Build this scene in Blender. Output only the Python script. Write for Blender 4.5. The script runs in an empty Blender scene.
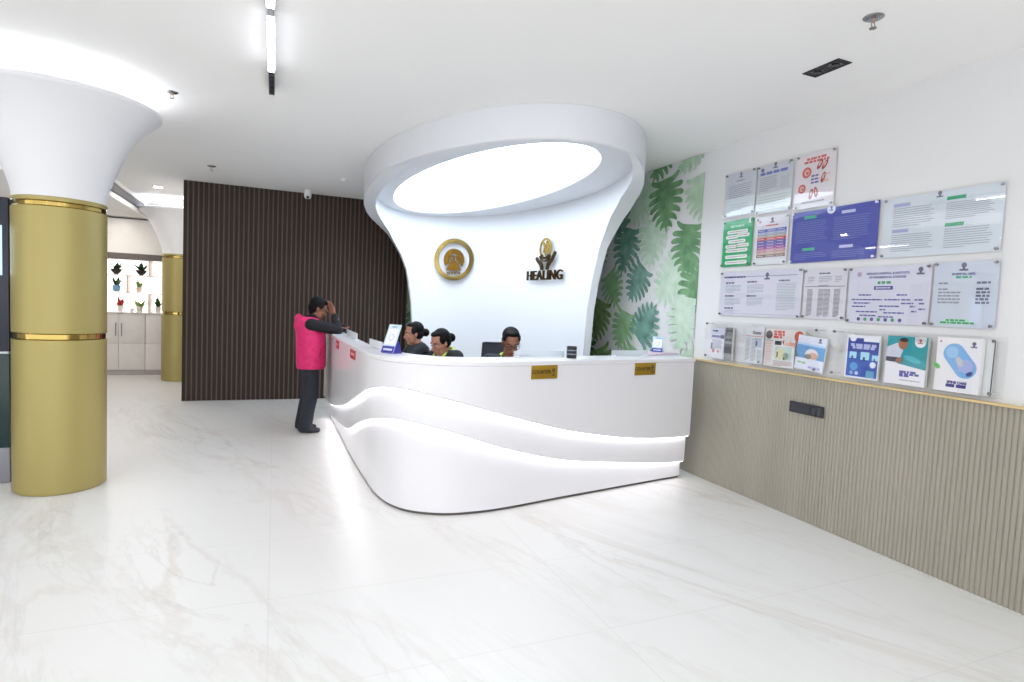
import bpy, bmesh, math, random
from mathutils import Vector, Matrix, Euler
random.seed(7)
S = bpy.context.scene
C = S.collection
PI = math.pi
DX = 3.936      # right wall
HC = 3.213      # ceiling height
WY = 9.612      # wood wall

# ------------------------------------------------------------------ materials
def lin(h):
    h = h.lstrip('#'); o = []
    for i in (0, 2, 4):
        c = int(h[i:i+2], 16) / 255
        o.append(c/12.92 if c <= .04045 else ((c+.055)/1.055)**2.4)
    return (*o, 1)
_M = {}
def mat(h, rough=.5, metal=0, emit=0, spec=.5, coat=0):
    k = (h, rough, metal, emit, spec, coat)
    if k in _M: return _M[k]
    m = bpy.data.materials.new('material_' + h.strip('#')); m.use_nodes = True
    b = m.node_tree.nodes['Principled BSDF']
    b.inputs['Base Color'].default_value = lin(h)
    b.inputs['Roughness'].default_value = rough
    b.inputs['Metallic'].default_value = metal
    b.inputs['Specular IOR Level'].default_value = spec
    b.inputs['Coat Weight'].default_value = coat
    if emit:
        b.inputs['Emission Color'].default_value = lin(h)
        b.inputs['Emission Strength'].default_value = emit
    _M[k] = m
    return m
def noisy(name, h1, h2, scale=8, rough=.5, metal=0, stretch=(1, 1, 1), bump=0, spec=.5):
    m = bpy.data.materials.new(name); m.use_nodes = True
    nt = m.node_tree; b = nt.nodes['Principled BSDF']
    tc = nt.nodes.new('ShaderNodeTexCoord'); mp = nt.nodes.new('ShaderNodeMapping')
    mp.inputs['Scale'].default_value = stretch
    n = nt.nodes.new('ShaderNodeTexNoise'); n.inputs['Scale'].default_value = scale; n.inputs['Detail'].default_value = 4
    r = nt.nodes.new('ShaderNodeValToRGB')
    r.color_ramp.elements[0].color = lin(h1); r.color_ramp.elements[1].color = lin(h2)
    r.color_ramp.elements[0].position = .3; r.color_ramp.elements[1].position = .7
    L = nt.links.new
    L(tc.outputs['Object'], mp.inputs['Vector']); L(mp.outputs['Vector'], n.inputs['Vector'])
    L(n.outputs['Fac'], r.inputs['Fac']); L(r.outputs['Color'], b.inputs['Base Color'])
    b.inputs['Roughness'].default_value = rough; b.inputs['Metallic'].default_value = metal
    b.inputs['Specular IOR Level'].default_value = spec
    if bump:
        bp = nt.nodes.new('ShaderNodeBump'); bp.inputs['Strength'].default_value = bump; bp.inputs['Distance'].default_value = .004
        L(n.outputs['Fac'], bp.inputs['Height']); L(bp.outputs['Normal'], b.inputs['Normal'])
    return m
def marble(name, base, vein, warm, scale=.7, rough=.25, tile=None, amount=.6, spec=.5, rot=-.38, stretch=.3):
    m = bpy.data.materials.new(name); m.use_nodes = True
    nt = m.node_tree; b = nt.nodes['Principled BSDF']; L = nt.links.new; N = nt.nodes.new
    tc = N('ShaderNodeTexCoord'); mp = N('ShaderNodeMapping')
    m0 = N('ShaderNodeMapping'); m0.inputs['Rotation'].default_value = (0, 0, rot); mp.inputs['Scale'].default_value = (1, stretch, 1)
    L(tc.outputs['Object'], m0.inputs['Vector']); L(m0.outputs['Vector'], mp.inputs['Vector'])
    def veins(sc, width, dist, w):
        n = N('ShaderNodeTexNoise'); n.inputs['Scale'].default_value = sc; n.inputs['Detail'].default_value = 7
        n.inputs['Roughness'].default_value = .62; n.inputs['Distortion'].default_value = dist
        L(mp.outputs['Vector'], n.inputs['Vector'])
        s = N('ShaderNodeMath'); s.operation = 'SUBTRACT'; s.inputs[1].default_value = .5; L(n.outputs['Fac'], s.inputs[0])
        a = N('ShaderNodeMath'); a.operation = 'ABSOLUTE'; L(s.outputs[0], a.inputs[0])
        r = N('ShaderNodeMapRange'); r.inputs['From Min'].default_value = 0; r.inputs['From Max'].default_value = width
        r.inputs['To Min'].default_value = w; r.inputs['To Max'].default_value = 0; L(a.outputs[0], r.inputs['Value'])
        return r.outputs['Result']
    mask = N('ShaderNodeTexNoise'); mask.inputs['Scale'].default_value = 1.1; L(mp.outputs['Vector'], mask.inputs['Vector'])
    mr = N('ShaderNodeMapRange'); mr.inputs['From Min'].default_value = .42; mr.inputs['From Max'].default_value = .68; L(mask.outputs['Fac'], mr.inputs['Value'])
    v1 = veins(scale, .03, .6, amount); v2 = veins(scale*2.1, .022, 1.0, amount*.6)
    mu = N('ShaderNodeMath'); mu.operation = 'MULTIPLY'; L(v1, mu.inputs[0]); L(mr.outputs['Result'], mu.inputs[1])
    mix1 = N('ShaderNodeMix'); mix1.data_type = 'RGBA'; mix1.inputs[6].default_value = lin(base); mix1.inputs[7].default_value = lin(warm)
    L(mu.outputs[0], mix1.inputs[0])
    mu2 = N('ShaderNodeMath'); mu2.operation = 'MULTIPLY'; L(v2, mu2.inputs[0]); L(mr.outputs['Result'], mu2.inputs[1])
    mix2 = N('ShaderNodeMix'); mix2.data_type = 'RGBA'; mix2.inputs[7].default_value = lin(vein)
    L(mix1.outputs[2], mix2.inputs[6]); L(mu2.outputs[0], mix2.inputs[0])
    out = mix2.outputs[2]
    if tile:
        br = N('ShaderNodeTexBrick'); br.offset = 0; br.inputs['Scale'].default_value = 1
        br.inputs['Brick Width'].default_value = tile[0]; br.inputs['Row Height'].default_value = tile[1]
        br.inputs['Mortar Size'].default_value = .0022; br.inputs['Mortar Smooth'].default_value = 0
        L(tc.outputs['Object'], br.inputs['Vector'])
        mix3 = N('ShaderNodeMix'); mix3.data_type = 'RGBA'; mix3.inputs[7].default_value = lin('dedad5')
        L(br.outputs['Fac'], mix3.inputs[0]); L(out, mix3.inputs[6]); out = mix3.outputs[2]
    L(out, b.inputs['Base Color']); b.inputs['Roughness'].default_value = rough; b.inputs['Specular IOR Level'].default_value = spec
    return m
def clear(name, tint='f4f9f9', gloss=1.0, rough=.02, milky=0):
    m = bpy.data.materials.new(name); m.use_nodes = True
    nt = m.node_tree; L = nt.links.new; N = nt.nodes.new
    nt.nodes.remove(nt.nodes['Principled BSDF']); out = nt.nodes['Material Output']
    t = N('ShaderNodeBsdfTransparent'); t.inputs['Color'].default_value = lin(tint)
    g = N('ShaderNodeBsdfGlossy'); g.inputs['Roughness'].default_value = rough
    f0 = N('ShaderNodeLayerWeight'); f0.inputs['Blend'].default_value = .5
    f = N('ShaderNodeMath'); f.operation = 'POWER'; f.inputs[1].default_value = 4.5; L(f0.outputs['Facing'], f.inputs[0])
    mu = N('ShaderNodeMath'); mu.operation = 'MULTIPLY_ADD'; mu.inputs[1].default_value = .55*gloss; mu.inputs[2].default_value = .05*gloss
    mx = N('ShaderNodeMixShader'); L(f.outputs[0], mu.inputs[0]); L(mu.outputs[0], mx.inputs[0])
    first = t.outputs[0]
    if milky:
        d = N('ShaderNodeBsdfDiffuse'); d.inputs['Color'].default_value = lin('f2f5f7')
        m2 = N('ShaderNodeMixShader'); m2.inputs[0].default_value = milky
        L(t.outputs[0], m2.inputs[1]); L(d.outputs[0], m2.inputs[2]); first = m2.outputs[0]
    L(first, mx.inputs[1]); L(g.outputs[0], mx.inputs[2]); L(mx.outputs[0], out.inputs['Surface'])
    return m

WHITE = mat('e0e0e0', .6, spec=.3)
CEIL = mat('f5f4f2', .8, spec=.2)
GLOSSW = mat('e6e5e8', .22, spec=.5)
CANOPY = mat('dcdee2', .5)
GOLD = noisy('gold_brushed_panel', 'a3955a', 'aa9c61', 3, .42, .35, (1, 1, .05))
GOLDM = mat('ae9858', .12, 1)
GOLDP = mat('b08d2e', .32, .6)
STEEL = mat('a9a9aa', .25, 1)
BLACK = mat('141416', .4)
ACR = clear('clear_acrylic', 'ffffff', gloss=.8)
FROST = clear('frosted_acrylic', 'eef4f6', .8, .1, .45)
FLOOR = marble('white_marble_floor', 'e9e8e5', 'a8a5a0', 'c9bdae', 1.15, .34, (1.6, .8), .5, .35, -.38, .2)
MARB = marble('white_marble_wall', 'e2ddd8', 'bdb5b0', 'cbc2ba', 1.3, .3, None, .5)
WOOD = noisy('dark_walnut', '281c15', '35261d', 5, .55, 0, (6, 6, .4), spec=.3)
WOODL = noisy('taupe_strip', '5b4c42', '65554a', 5, .6, 0, (6, 6, .4))
WAINS = noisy('greige_flutes', '9a9587', 'a39d90', 4, .5, 0, (1, 1, .1))
BEIGE = mat('d9c08c', .4)

# ------------------------------------------------------------------ mesh builder
class MB:
    def __init__(s): s.bm = bmesh.new(); s.mats = []; s.cur = 0; s.M = Matrix.Identity(4)
    def mat(s, m):
        if m not in s.mats: s.mats.append(m)
        s.cur = s.mats.index(m); return s
    def v(s, p): return s.bm.verts.new(s.M @ Vector(p))
    def f(s, vs):
        try:
            fc = s.bm.faces.new(vs); fc.material_index = s.cur; return fc
        except ValueError: return None
    def poly(s, pts): return s.f([s.v(p) for p in pts])
    def box(s, a, b, bev=0, seg=2):
        x0, y0, z0 = a; x1, y1, z1 = b
        vs = [s.v(p) for p in ((x0,y0,z0),(x1,y0,z0),(x1,y1,z0),(x0,y1,z0),(x0,y0,z1),(x1,y0,z1),(x1,y1,z1),(x0,y1,z1))]
        fs = [s.f([vs[i] for i in q]) for q in ((0,3,2,1),(4,5,6,7),(0,1,5,4),(1,2,6,5),(2,3,7,6),(3,0,4,7))]
        if bev:
            es = list({e for f in fs for e in f.edges})
            r = bmesh.ops.bevel(s.bm, geom=es, offset=bev, segments=seg, profile=.6, affect='EDGES')
            for f in r['faces']: f.material_index = s.cur
        return s
    def grid(s, rows, cu=False, cv=False):
        V = [[s.v(p) for p in r] for r in rows]
        n = len(V); m = len(V[0])
        for i in range(n if cv else n-1):
            for j in range(m if cu else m-1):
                s.f([V[i][j], V[i][(j+1) % m], V[(i+1) % n][(j+1) % m], V[(i+1) % n][j]])
        return V
    def cyl(s, p0, p1, r0, r1=None, seg=16, caps=True):
        r1 = r0 if r1 is None else r1
        p0 = Vector(p0); p1 = Vector(p1); d = (p1-p0).normalized()
        a = d.orthogonal().normalized(); b = d.cross(a)
        R = [[p + (a*math.cos(t)+b*math.sin(t))*r for t in [2*PI*i/seg for i in range(seg)]] for p, r in ((p0, r0), (p1, r1))]
        V = s.grid(R, cu=True)
        if caps: s.f(V[0][::-1]); s.f(V[1])
        return s
    def lathe(s, prof, c=(0, 0, 0), seg=48, closed=False):
        rows = [[(c[0]+r*math.cos(t), c[1]+r*math.sin(t), c[2]+z) for t in [2*PI*i/seg for i in range(seg)]] for r, z in prof]
        s.grid(rows, cu=True, cv=closed); return s
    def ball(s, c, r, seg=16, rot=None):
        if not hasattr(r, '__len__'): r = (r, r, r)
        M = Matrix.Translation(c) @ (rot.to_4x4() if rot else Matrix.Identity(4)) @ Matrix.Diagonal((*r, 1))
        g = bmesh.ops.create_uvsphere(s.bm, u_segments=seg, v_segments=max(6, seg//2), radius=1, matrix=s.M @ M)
        for v in g['verts']:
            for f in v.link_faces: f.material_index = s.cur
        return s
    def cap(s, p0, p1, r0, r1=None, seg=12):
        r1 = r0 if r1 is None else r1
        s.cyl(p0, p1, r0, r1, seg); s.ball(p0, r0, seg); s.ball(p1, r1, seg); return s
    def chain(s, pts, seg=12):
        for (a, ra), (b, rb) in zip(pts, pts[1:]): s.cap(a, b, ra, rb, seg)
        return s
    def tube(s, pts, r, seg=8, caps=True):
        pts = [Vector(p) for p in pts]; rows = []
        a = None
        for i, p in enumerate(pts):
            d = (pts[min(i+1, len(pts)-1)] - pts[max(i-1, 0)]).normalized()
            a = d.orthogonal().normalized() if a is None else (a - d*a.dot(d)).normalized()
            b = d.cross(a); rr = r[i] if hasattr(r, '__len__') else r
            rows.append([p + (a*math.cos(t)+b*math.sin(t))*rr for t in [2*PI*k/seg for k in range(seg)]])
        V = s.grid(rows, cu=True)
        if caps: s.f(V[0][::-1]); s.f(V[-1])
        return s
    def prism(s, pts, n0, n1):
        a = [s.v((x, y, n0)) for x, y in pts]; b = [s.v((x, y, n1)) for x, y in pts]
        s.f(a[::-1]); s.f(b)
        for i in range(len(pts)): j = (i+1) % len(pts); s.f([a[i], a[j], b[j], b[i]])
        return s
    def rect(s, u0, v0, u1, v1, n, m):
        s.mat(m); s.poly([(u0, v0, n), (u1, v0, n), (u1, v1, n), (u0, v1, n)]); return s
    def disc(s, c, r, n, m, seg=20, ry=None, rot=0):
        s.mat(m); ry = r if ry is None else ry
        P = []
        for i in range(seg):
            t = 2*PI*i/seg; x = r*math.cos(t); y = ry*math.sin(t)
            P.append((c[0]+x*math.cos(rot)-y*math.sin(rot), c[1]+x*math.sin(rot)+y*math.cos(rot), n))
        s.poly(P); return s
    def text(s, body, size, at, m, align='CENTER', depth=0, bold=0, sx=1, spc=1):
        cu = bpy.data.curves.new('lettering', 'FONT'); cu.body = body; cu.size = size; cu.align_x = align; cu.align_y = 'CENTER'
        cu.extrude = depth; cu.space_character = spc; cu.offset = bold; cu.resolution_u = 4
        o = bpy.data.objects.new('lettering', cu); C.objects.link(o)
        dg = bpy.context.evaluated_depsgraph_get()
        me = bpy.data.meshes.new_from_object(o.evaluated_get(dg))
        s.mat(m)
        me.transform(Matrix.Translation(at) @ Matrix.Diagonal((sx, 1, 1, 1))); me.transform(s.M)
        for p in me.polygons: p.material_index = s.cur
        s.bm.from_mesh(me)
        bpy.data.objects.remove(o); bpy.data.curves.remove(cu); bpy.data.meshes.remove(me)
        return s
    def mesh(s, name):
        me = bpy.data.meshes.new(name)
        bmesh.ops.recalc_face_normals(s.bm, faces=s.bm.faces) if getattr(s, 'recalc', True) else None
        s.bm.to_mesh(me); s.bm.free()
        for m in s.mats: me.materials.append(m)
        return me
MW = {}
def finish(name, me, parent, smooth=40, local=False):
    o = bpy.data.objects.new(name, me); C.objects.link(o)
    if parent is not None:
        o.parent = parent; MW[o] = MW.get(parent, Matrix.Identity(4))
        if not local: me.transform(MW[o].inverted())
    if smooth:
        me.polygons.foreach_set('use_smooth', [True]*len(me.polygons))
        me.set_sharp_from_angle(angle=math.radians(smooth))
    return o
def obj(name, mb, m=None, parent=None, smooth=40, local=False):
    if m is not None and not mb.mats: mb.mats = [m]
    elif m is not None and m not in mb.mats: mb.mats.insert(0, m)
    return finish(name, mb.mesh(name), parent, smooth, local)
def thing(name, label, cat, loc=(0, 0, 0), rz=0, group=None):
    o = bpy.data.objects.new(name, None); C.objects.link(o)
    o.location = loc; o.rotation_euler = (0, 0, rz); o['label'] = label; o['category'] = cat
    if group: o['group'] = group
    o.empty_display_size = .1
    MW[o] = Matrix.Translation(loc) @ Matrix.Rotation(rz, 4, 'Z')
    return o
def tag(o, label, cat, group=None):
    o['label'] = label; o['category'] = cat
    if group: o['group'] = group
    return o
def struct(name, mb, m, parent=None, smooth=40):
    o = obj(name, mb, m, parent, smooth)
    if parent is None: o['kind'] = 'structure'
    return o
def remesh(mb, voxel, it=4):
    me = mb.mesh('r'); o = bpy.data.objects.new('r', me); C.objects.link(o)
    md = o.modifiers.new('r', 'REMESH'); md.mode = 'VOXEL'; md.voxel_size = voxel
    sm = o.modifiers.new('s', 'SMOOTH'); sm.factor = .5; sm.iterations = it
    dg = bpy.context.evaluated_depsgraph_get()
    out = bpy.data.meshes.new_from_object(o.evaluated_get(dg))
    bpy.data.objects.remove(o); bpy.data.meshes.remove(me)
    out.materials.clear()
    return out
def robj(name, mb, m, parent, voxel=.01, it=4):
    me = remesh(mb, voxel, it); me.materials.append(m)
    return finish(name, me, parent, 180, True)
def copy_tree(o, parent=None):
    c = o.copy(); C.objects.link(c); c.parent = parent
    for ch in o.children: copy_tree(ch, c)
    return c
def catmull(pts, n):
    out = []; m = len(pts)
    for i in range(m-1):
        p0, p1, p2, p3 = pts[max(i-1, 0)], pts[i], pts[i+1], pts[min(i+2, m-1)]
        for k in range(n):
            t = k/n
            out.append(tuple(.5*((2*b)+(-a+c)*t+(2*a-5*b+4*c-d)*t*t+(-a+3*b-3*c+d)*t**3) for a, b, c, d in zip(p0, p1, p2, p3)))
    out.append(tuple(pts[-1])); return out
def wallframe(y, z, n=0):   # local u runs towards the entrance, v up, n out of the right wall
    return Matrix(((0, 0, -1, DX-n), (-1, 0, 0, y), (0, 1, 0, z), (0, 0, 0, 1)))

# ------------------------------------------------------------------ room shell
b = MB(); b.box((-9, -3.5, -.12), (DX+.15, 13.4, 0)); struct('floor', b, FLOOR)
b = MB(); b.box((-9, -3.5, HC), (DX+.15, 13.4, HC+.12)); struct('ceiling', b, CEIL)
b = MB(); b.box((DX, -3.5, 0), (DX+.15, 9.9, HC)); wr = struct('wall_right', b, WHITE)
b = MB(); b.box((-1.235, WY+.045, 0), (DX, WY+.24, HC)); wb = struct('wall_back', b, WHITE)
b = MB(); b.box((-9.1, 3.5, 0), (-9, 13.4, HC)); struct('wall_left', b, WHITE)
b = MB(); b.box((-1.225, WY+.24, 0), (-1.1, 13.0, HC)); struct('wall_passage', b, WHITE)

# fluted wainscot and its cap on the right wall
b = MB()
pitch = .0295
y = -2.0
b.box((DX-.008, -2.0, 0), (DX, 5.4, 1.15))
prof = []
while y < 5.38:
    prof += [(DX-.0095, y), (DX-.0135, y+.003), (DX-.0175, y+.008), (DX-.0190, y+.01475), (DX-.0175, y+.0215), (DX-.0135, y+.0265)]
    y += pitch
b.grid([[(x, yy, .0) for x, yy in prof], [(x, yy, 1.15) for x, yy in prof]])
b.recalc = False
struct('fluted_wainscot', b, WAINS, wr, 60)
b = MB(); b.box((DX-.038, -2.0, 1.15), (DX, 5.4, 1.166), .003); struct('wainscot_cap', b, BEIGE, wr)

# wood slat panel on the back wall
b = MB(); b.box((-1.24, WY+.02, 0), (2.035, WY+.045, HC)); b.mat(WOOD)
x = -1.24
while x < 1.98:
    b.mat(WOOD); b.box((x, WY, 0), (x+.046, WY+.03, HC))
    b.mat(WOODL); b.box((x+.047, WY+.003, 0), (x+.066, WY+.03, HC))
    x += .067
struct('wood_slat_panel', b, WOOD, wb, 0)

# ------------------------------------------------------------------ monstera wallpaper
GREENS = [noisy('leaf_print_'+n, a, c, 9, .6, 0) for n, a, c in (
    ('forest', '47704b', '6a9569'), ('emerald', '558158', '80a87c'), ('teal', '54806f', '86ada0'),
    ('olive', '67874f', '98b07a'), ('sage', '9dbd9e', 'bed4bc'), ('mint', 'b4ceb4', 'd0e0cf'), ('moss', '7ba675', 'a3c69b'))]
def monstera(b, cx, cy, L, rot, m, n, clip):
    # a split heart-shaped leaf: a solid heart round the midrib and broad curved lobes either side
    ca, sa = math.cos(rot), math.sin(rot)
    def P(x, y):
        X, Y = cx+x*ca-y*sa, cy+x*sa+y*ca
        return (min(max(X, clip[0]), clip[1]), min(max(Y, clip[2]), clip[3]), n)
    b.mat(m)
    lobes = 7
    PW = [(0, .62), (.12, .92), (.3, 1.0), (.5, .93), (.7, .74), (.88, .46), (1.0, .16)]
    def half(t):
        for (a, p), (c, q) in zip(PW, PW[1:]):
            if t <= c: return L*.52*(p+(q-p)*(t-a)/(c-a))
        return L*.05
    for sgn in (1, -1):
        edge = [(0, .40*L)]
        for i in range(lobes):
            t0 = i/lobes; t1 = (i+1)/lobes; tm = (t0+t1)/2
            w = half(tm); inner = w*.46
            y0 = L*(.48-t0*.90); y1 = L*(.48-t1*.90); ym = (y0+y1)/2; hh0 = (y0-y1)/2
            slope = (-.42 if i == 0 else -.12+.15*i)     # upper lobes sweep back, lower ones run to the tip
            top, bot = [], []
            for k in range(9):
                q = k/8; xx = inner+(w-inner)*q
                dy = -slope*(xx-inner)*(.55+.45*q)
                th = (.96-.17*q) if q > .08 else .99
                if k == 7: th = .66
                if k == 8: th = .30
                top.append((sgn*xx, ym+dy+hh0*th)); bot.append((sgn*xx, ym+dy-hh0*th))
            for k in range(8): b.poly([P(*top[k]), P(*top[k+1]), P(*bot[k+1]), P(*bot[k])])
            b.poly([P(0, y0), P(*top[0]), P(*bot[0]), P(0, y1)])
    b.poly([P(-L*.035, -L*.42), P(L*.035, -L*.42), P(0, -L*.56)])
def wallpaper(M, W, Hh, seed, name, parent):
    rnd = random.Random(seed); b = MB(); b.recalc = False; b.M = M
    k = 0; row = 0; y = .0
    while y < Hh+.2:
        x = -.1 + (.28 if row % 2 else 0)
        while x < W+.2:
            k += 1
            m = GREENS[(k*3 + row) % 7]
            L = rnd.uniform(.46, .60)
            monstera(b, x+rnd.uniform(-.09, .09), y+rnd.uniform(-.09, .09), L, rnd.uniform(-.95, .95) + (PI if rnd.random() < .12 else 0), m, .0012+.00025*(k % 40), (0, W, 0, Hh))
            x += .56
        y += .47; row += 1
    return struct(name, b, None, parent, 0)
b = MB(); b.box((DX-.001, 4.70, 0), (DX, WY, HC))
wallpaper(wallframe(WY-.03, 0, .001), WY-.03-4.685, HC-.005, 3, 'leaf_wallpaper', wr)
wallpaper(Matrix(((1, 0, 0, 2.04), (0, 0, -1, WY+.044), (0, 1, 0, 0), (0, 0, 0, 1))), 1.87, HC-.01, 5, 'leaf_wallpaper', wb)

# ------------------------------------------------------------------ niche at the end of the passage
NY = 12.65
b = MB(); b.box((-9, NY+.36, 0), (-1.1, NY+.5, HC)); wn = struct('wall_niche', b, WHITE)
b = MB(); b.box((-9, NY, 2.27), (-1.225, NY+.36, 2.9)); struct('marble_header', b, MARB, wn)
b = MB(); b.box((-9, NY-.02, 2.16), (-1.225, NY+.36, 2.27)); struct('dark_lintel', b, mat('5f5754', .5), wn)
b = MB(); b.box((-9, 8.6, 2.93), (-2.2, NY+.36, HC)); sf = struct('soffit', b, CEIL)
t = thing('air_grille', 'long grey air conditioning grille in the dropped ceiling edge of the passage', 'air vent', (-2.2, 11.1, 3.08))
b = MB(); b.box((-2.212, 9.9, 3.005), (-2.2, 12.25, 3.02)); b.box((-2.212, 9.9, 3.14), (-2.2, 12.25, 3.155)); b.box((-2.212, 9.9, 3.005), (-2.2, 9.915, 3.155)); b.box((-2.212, 12.235, 3.005), (-2.2, 12.25, 3.155))
b.M = Matrix.Translation((.012, 0, 0)); obj('frame', b, mat('8d8b8a', .5), t)
b = MB()
for i in range(9): b.box((-2.196, 9.915, 3.022+i*.0135), (-2.19, 12.235, 3.030+i*.0135))
b.M = Matrix.Identity(4); b.box((-2.2, 9.915, 3.02), (-2.198, 12.235, 3.14)); obj('louvre', b, mat('77757a', .5), t)
# cabinets
MARBD = marble('marble_cabinet_front', 'ddd7d2', 'b7aeaa', 'c8beb6', 1.5, .3, None, .5)
def cabinet(x0, label):
    t = thing('marble_cabinet', label, 'cabinet', (x0+.42, NY+.18, 0), 0, 'marble front cabinets under the plant shelves')
    b = MB(); b.box((x0+.002, NY+.02, .1), (x0+.838, NY+.35, 1.155)); obj('carcass', b, MARBD, t)
    b = MB(); b.box((x0+.002, NY+.05, 0), (x0+.838, NY+.34, .1)); obj('plinth', b, mat('b5b0aa', .4), t)
    for i in range(2):
        a = x0+.004+i*.418
        b = MB(); b.box((a, NY, .60), (a+.412, NY+.02, 1.15), .003); d = obj('door', b, MARBD, t)
        hx = a+.37 if i == 0 else a+.045
        b = MB(); b.cyl((hx, NY-.03, .74), (hx, NY-.03, .98), .007, seg=8); b.cyl((hx, NY-.03, .76), (hx, NY, .76), .005, seg=8); b.cyl((hx, NY-.03, .96), (hx, NY, .96), .005, seg=8)
        obj('handle', b, STEEL, d)
        b = MB(); b.box((a, NY, .105), (a+.412, NY+.02, .594), .003); obj('lower_panel', b, MARBD, t)
for i, lb in enumerate(('white marble front cabinet mostly hidden behind the big gold column', 'white marble front cabinet under the pot with the red leaf', 'white marble front cabinet running behind the far gold column')):
    cabinet(-3.92+i*.84, lb)
b = MB(); b.box((-3.93, NY-.02, 1.157), (-1.4, NY+.36, 1.182), .004); tag(obj('shelf_worktop', b, MARBD), 'white marble worktop over the cabinets, below the pots', 'worktop')
t = thing('backlit_plant_shelf', 'backlit white open shelf unit with potted plants in the far niche', 'shelf', (-2.6, NY+.2, 1.182))
SHW = mat('e9e2dd', .5)
b = MB(); b.box((-3.92, NY+.335, 1.184), (-1.4, NY+.355, 2.158)); obj('light_panel', b, mat('fff8f4', .5, 0, .95), t)
for z in (1.54, 1.865):
    b = MB(); b.box((-3.92, NY+.02, z-.012), (-1.4, NY+.33, z+.012)); obj('shelf_board', b, SHW, t)
for x, z0, z1 in ((-2.54, 1.553, 1.852), (-3.36, 1.553, 1.852), (-1.72, 1.553, 1.852), (-2.19, 1.878, 2.158), (-2.19, 1.184, 1.527), (-3.0, 1.878, 2.158), (-3.0, 1.184, 1.527)):
    b = MB(); b.box((x-.014, NY+.02, z0), (x+.014, NY+.33, z1)); obj('divider', b, mat('d8cbc6', .5), t)
# potted plants
LEAFD = noisy('leaf_dark', '24451f', '3f6b34', 20); LEAFL = noisy('leaf_light', '6f9a52', 'a8c385', 20); LEAFR = noisy('leaf_red', 'd04a46', 'e88078', 20)
def leaf(b, base, tip, w, up=(0, 0, 1)):
    base = Vector(base); tip = Vector(tip); d = tip-base; s = d.cross(Vector(up))
    if s.length < 1e-4: s = d.cross(Vector((0, 1, 0)))
    s.normalize(); nrm = s.cross(d).normalized()
    rows = []
    for k in range(6):
        q = k/5; c = base+d*q - Vector((0, 0, 1))*d.length*.25*q*q + Vector((0, 0, 1))*d.length*.12*q
        ww = w*math.sin(PI*min(.98, q*.9+.08))
        rows.append([c - s*ww, c + nrm*w*.2, c + s*ww])
    b.grid(rows)
def pot_plant(x, z, pot_h, pot_r, pm, lm, label, kind, bowl=False):
    y = NY+.17
    t = thing('potted_plant', label, 'plant', (x, y, z), 0, 'small potted plants on the backlit shelves')
    b = MB()
    if bowl: b.lathe([(0, 0), (pot_r*.35, 0), (pot_r*.85, pot_h*.55), (pot_r, pot_h), (pot_r*.93, pot_h), (pot_r*.75, pot_h*.6), (0, pot_h*.55)], (x, y, z), 20)
    else: b.lathe([(0, 0), (pot_r*.75, 0), (pot_r, pot_h), (pot_r*1.06, pot_h), (pot_r*1.06, pot_h*.9), (pot_r*.97, pot_h*.9), (pot_r*.9, pot_h*.85), (0, pot_h*.85)], (x, y, z), 20)
    obj('pot', b, pm, t)
    b = MB(); b.recalc = False; r = random.Random(int(x*100+z*77)); z0 = z+pot_h*.6
    n, hgt, sp, w = kind; hgt *= 1.35; sp *= 1.3; w *= 1.2
    for i in range(n):
        a = 2*PI*i/n + r.uniform(-.3, .3); q = r.uniform(.5, 1)
        leaf(b, (x, y, z0), (x+math.cos(a)*sp*q, y+math.sin(a)*sp*q*.6, z+pot_h+hgt*r.uniform(.4, 1)), w)
    obj('foliage', b, lm, t)
PB = mat('23201f', .5)
pot_plant(-2.74, 1.88, .10, .095, PB, LEAFD, 'dark bowl planter on the top shelf beside the big gold column', (9, .12, .12, .03), True)
pot_plant(-2.34, 1.88, .10, .095, PB, LEAFD, 'dark bowl planter on the top shelf in the middle of the niche', (11, .13, .13, .03), True)
pot_plant(-2.735, 1.555, .12, .07, mat('6f9fc4', .4), LEAFD, 'bright blue pot with dark leaves on the middle shelf', (10, .15, .09, .03))
pot_plant(-2.375, 1.555, .10, .055, mat('cfc5b4', .5), LEAFL, 'small beige pot with pale green leaves on the middle shelf', (10, .12, .08, .03))
pot_plant(-2.675, 1.185, .11, .055, mat('ece6e0', .4), LEAFR, 'white pot with a large red leaf on the lowest shelf', (6, .16, .06, .045))
pot_plant(-2.365, 1.185, .11, .06, mat('d5cdbd', .5), LEAFL, 'beige pot with wide spreading green leaves on the lowest shelf', (12, .12, .20, .025))
b = MB(); b.lathe([(0, 0), (.03, 0), (.042, .07), (.038, .07), (.028, .006), (0, .006)], (-2.49, NY+.17, 1.184), 18); tag(obj('white_cup', b, mat('e6e2e6', .3)), 'small white cup between the pots on the lowest shelf', 'cup')
pot_plant(-2.06, 1.185, .11, .055, mat('dcd6d2', .5), LEAFD, 'white pot on the lowest shelf half hidden by the far gold column', (9, .17, .08, .028))

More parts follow.
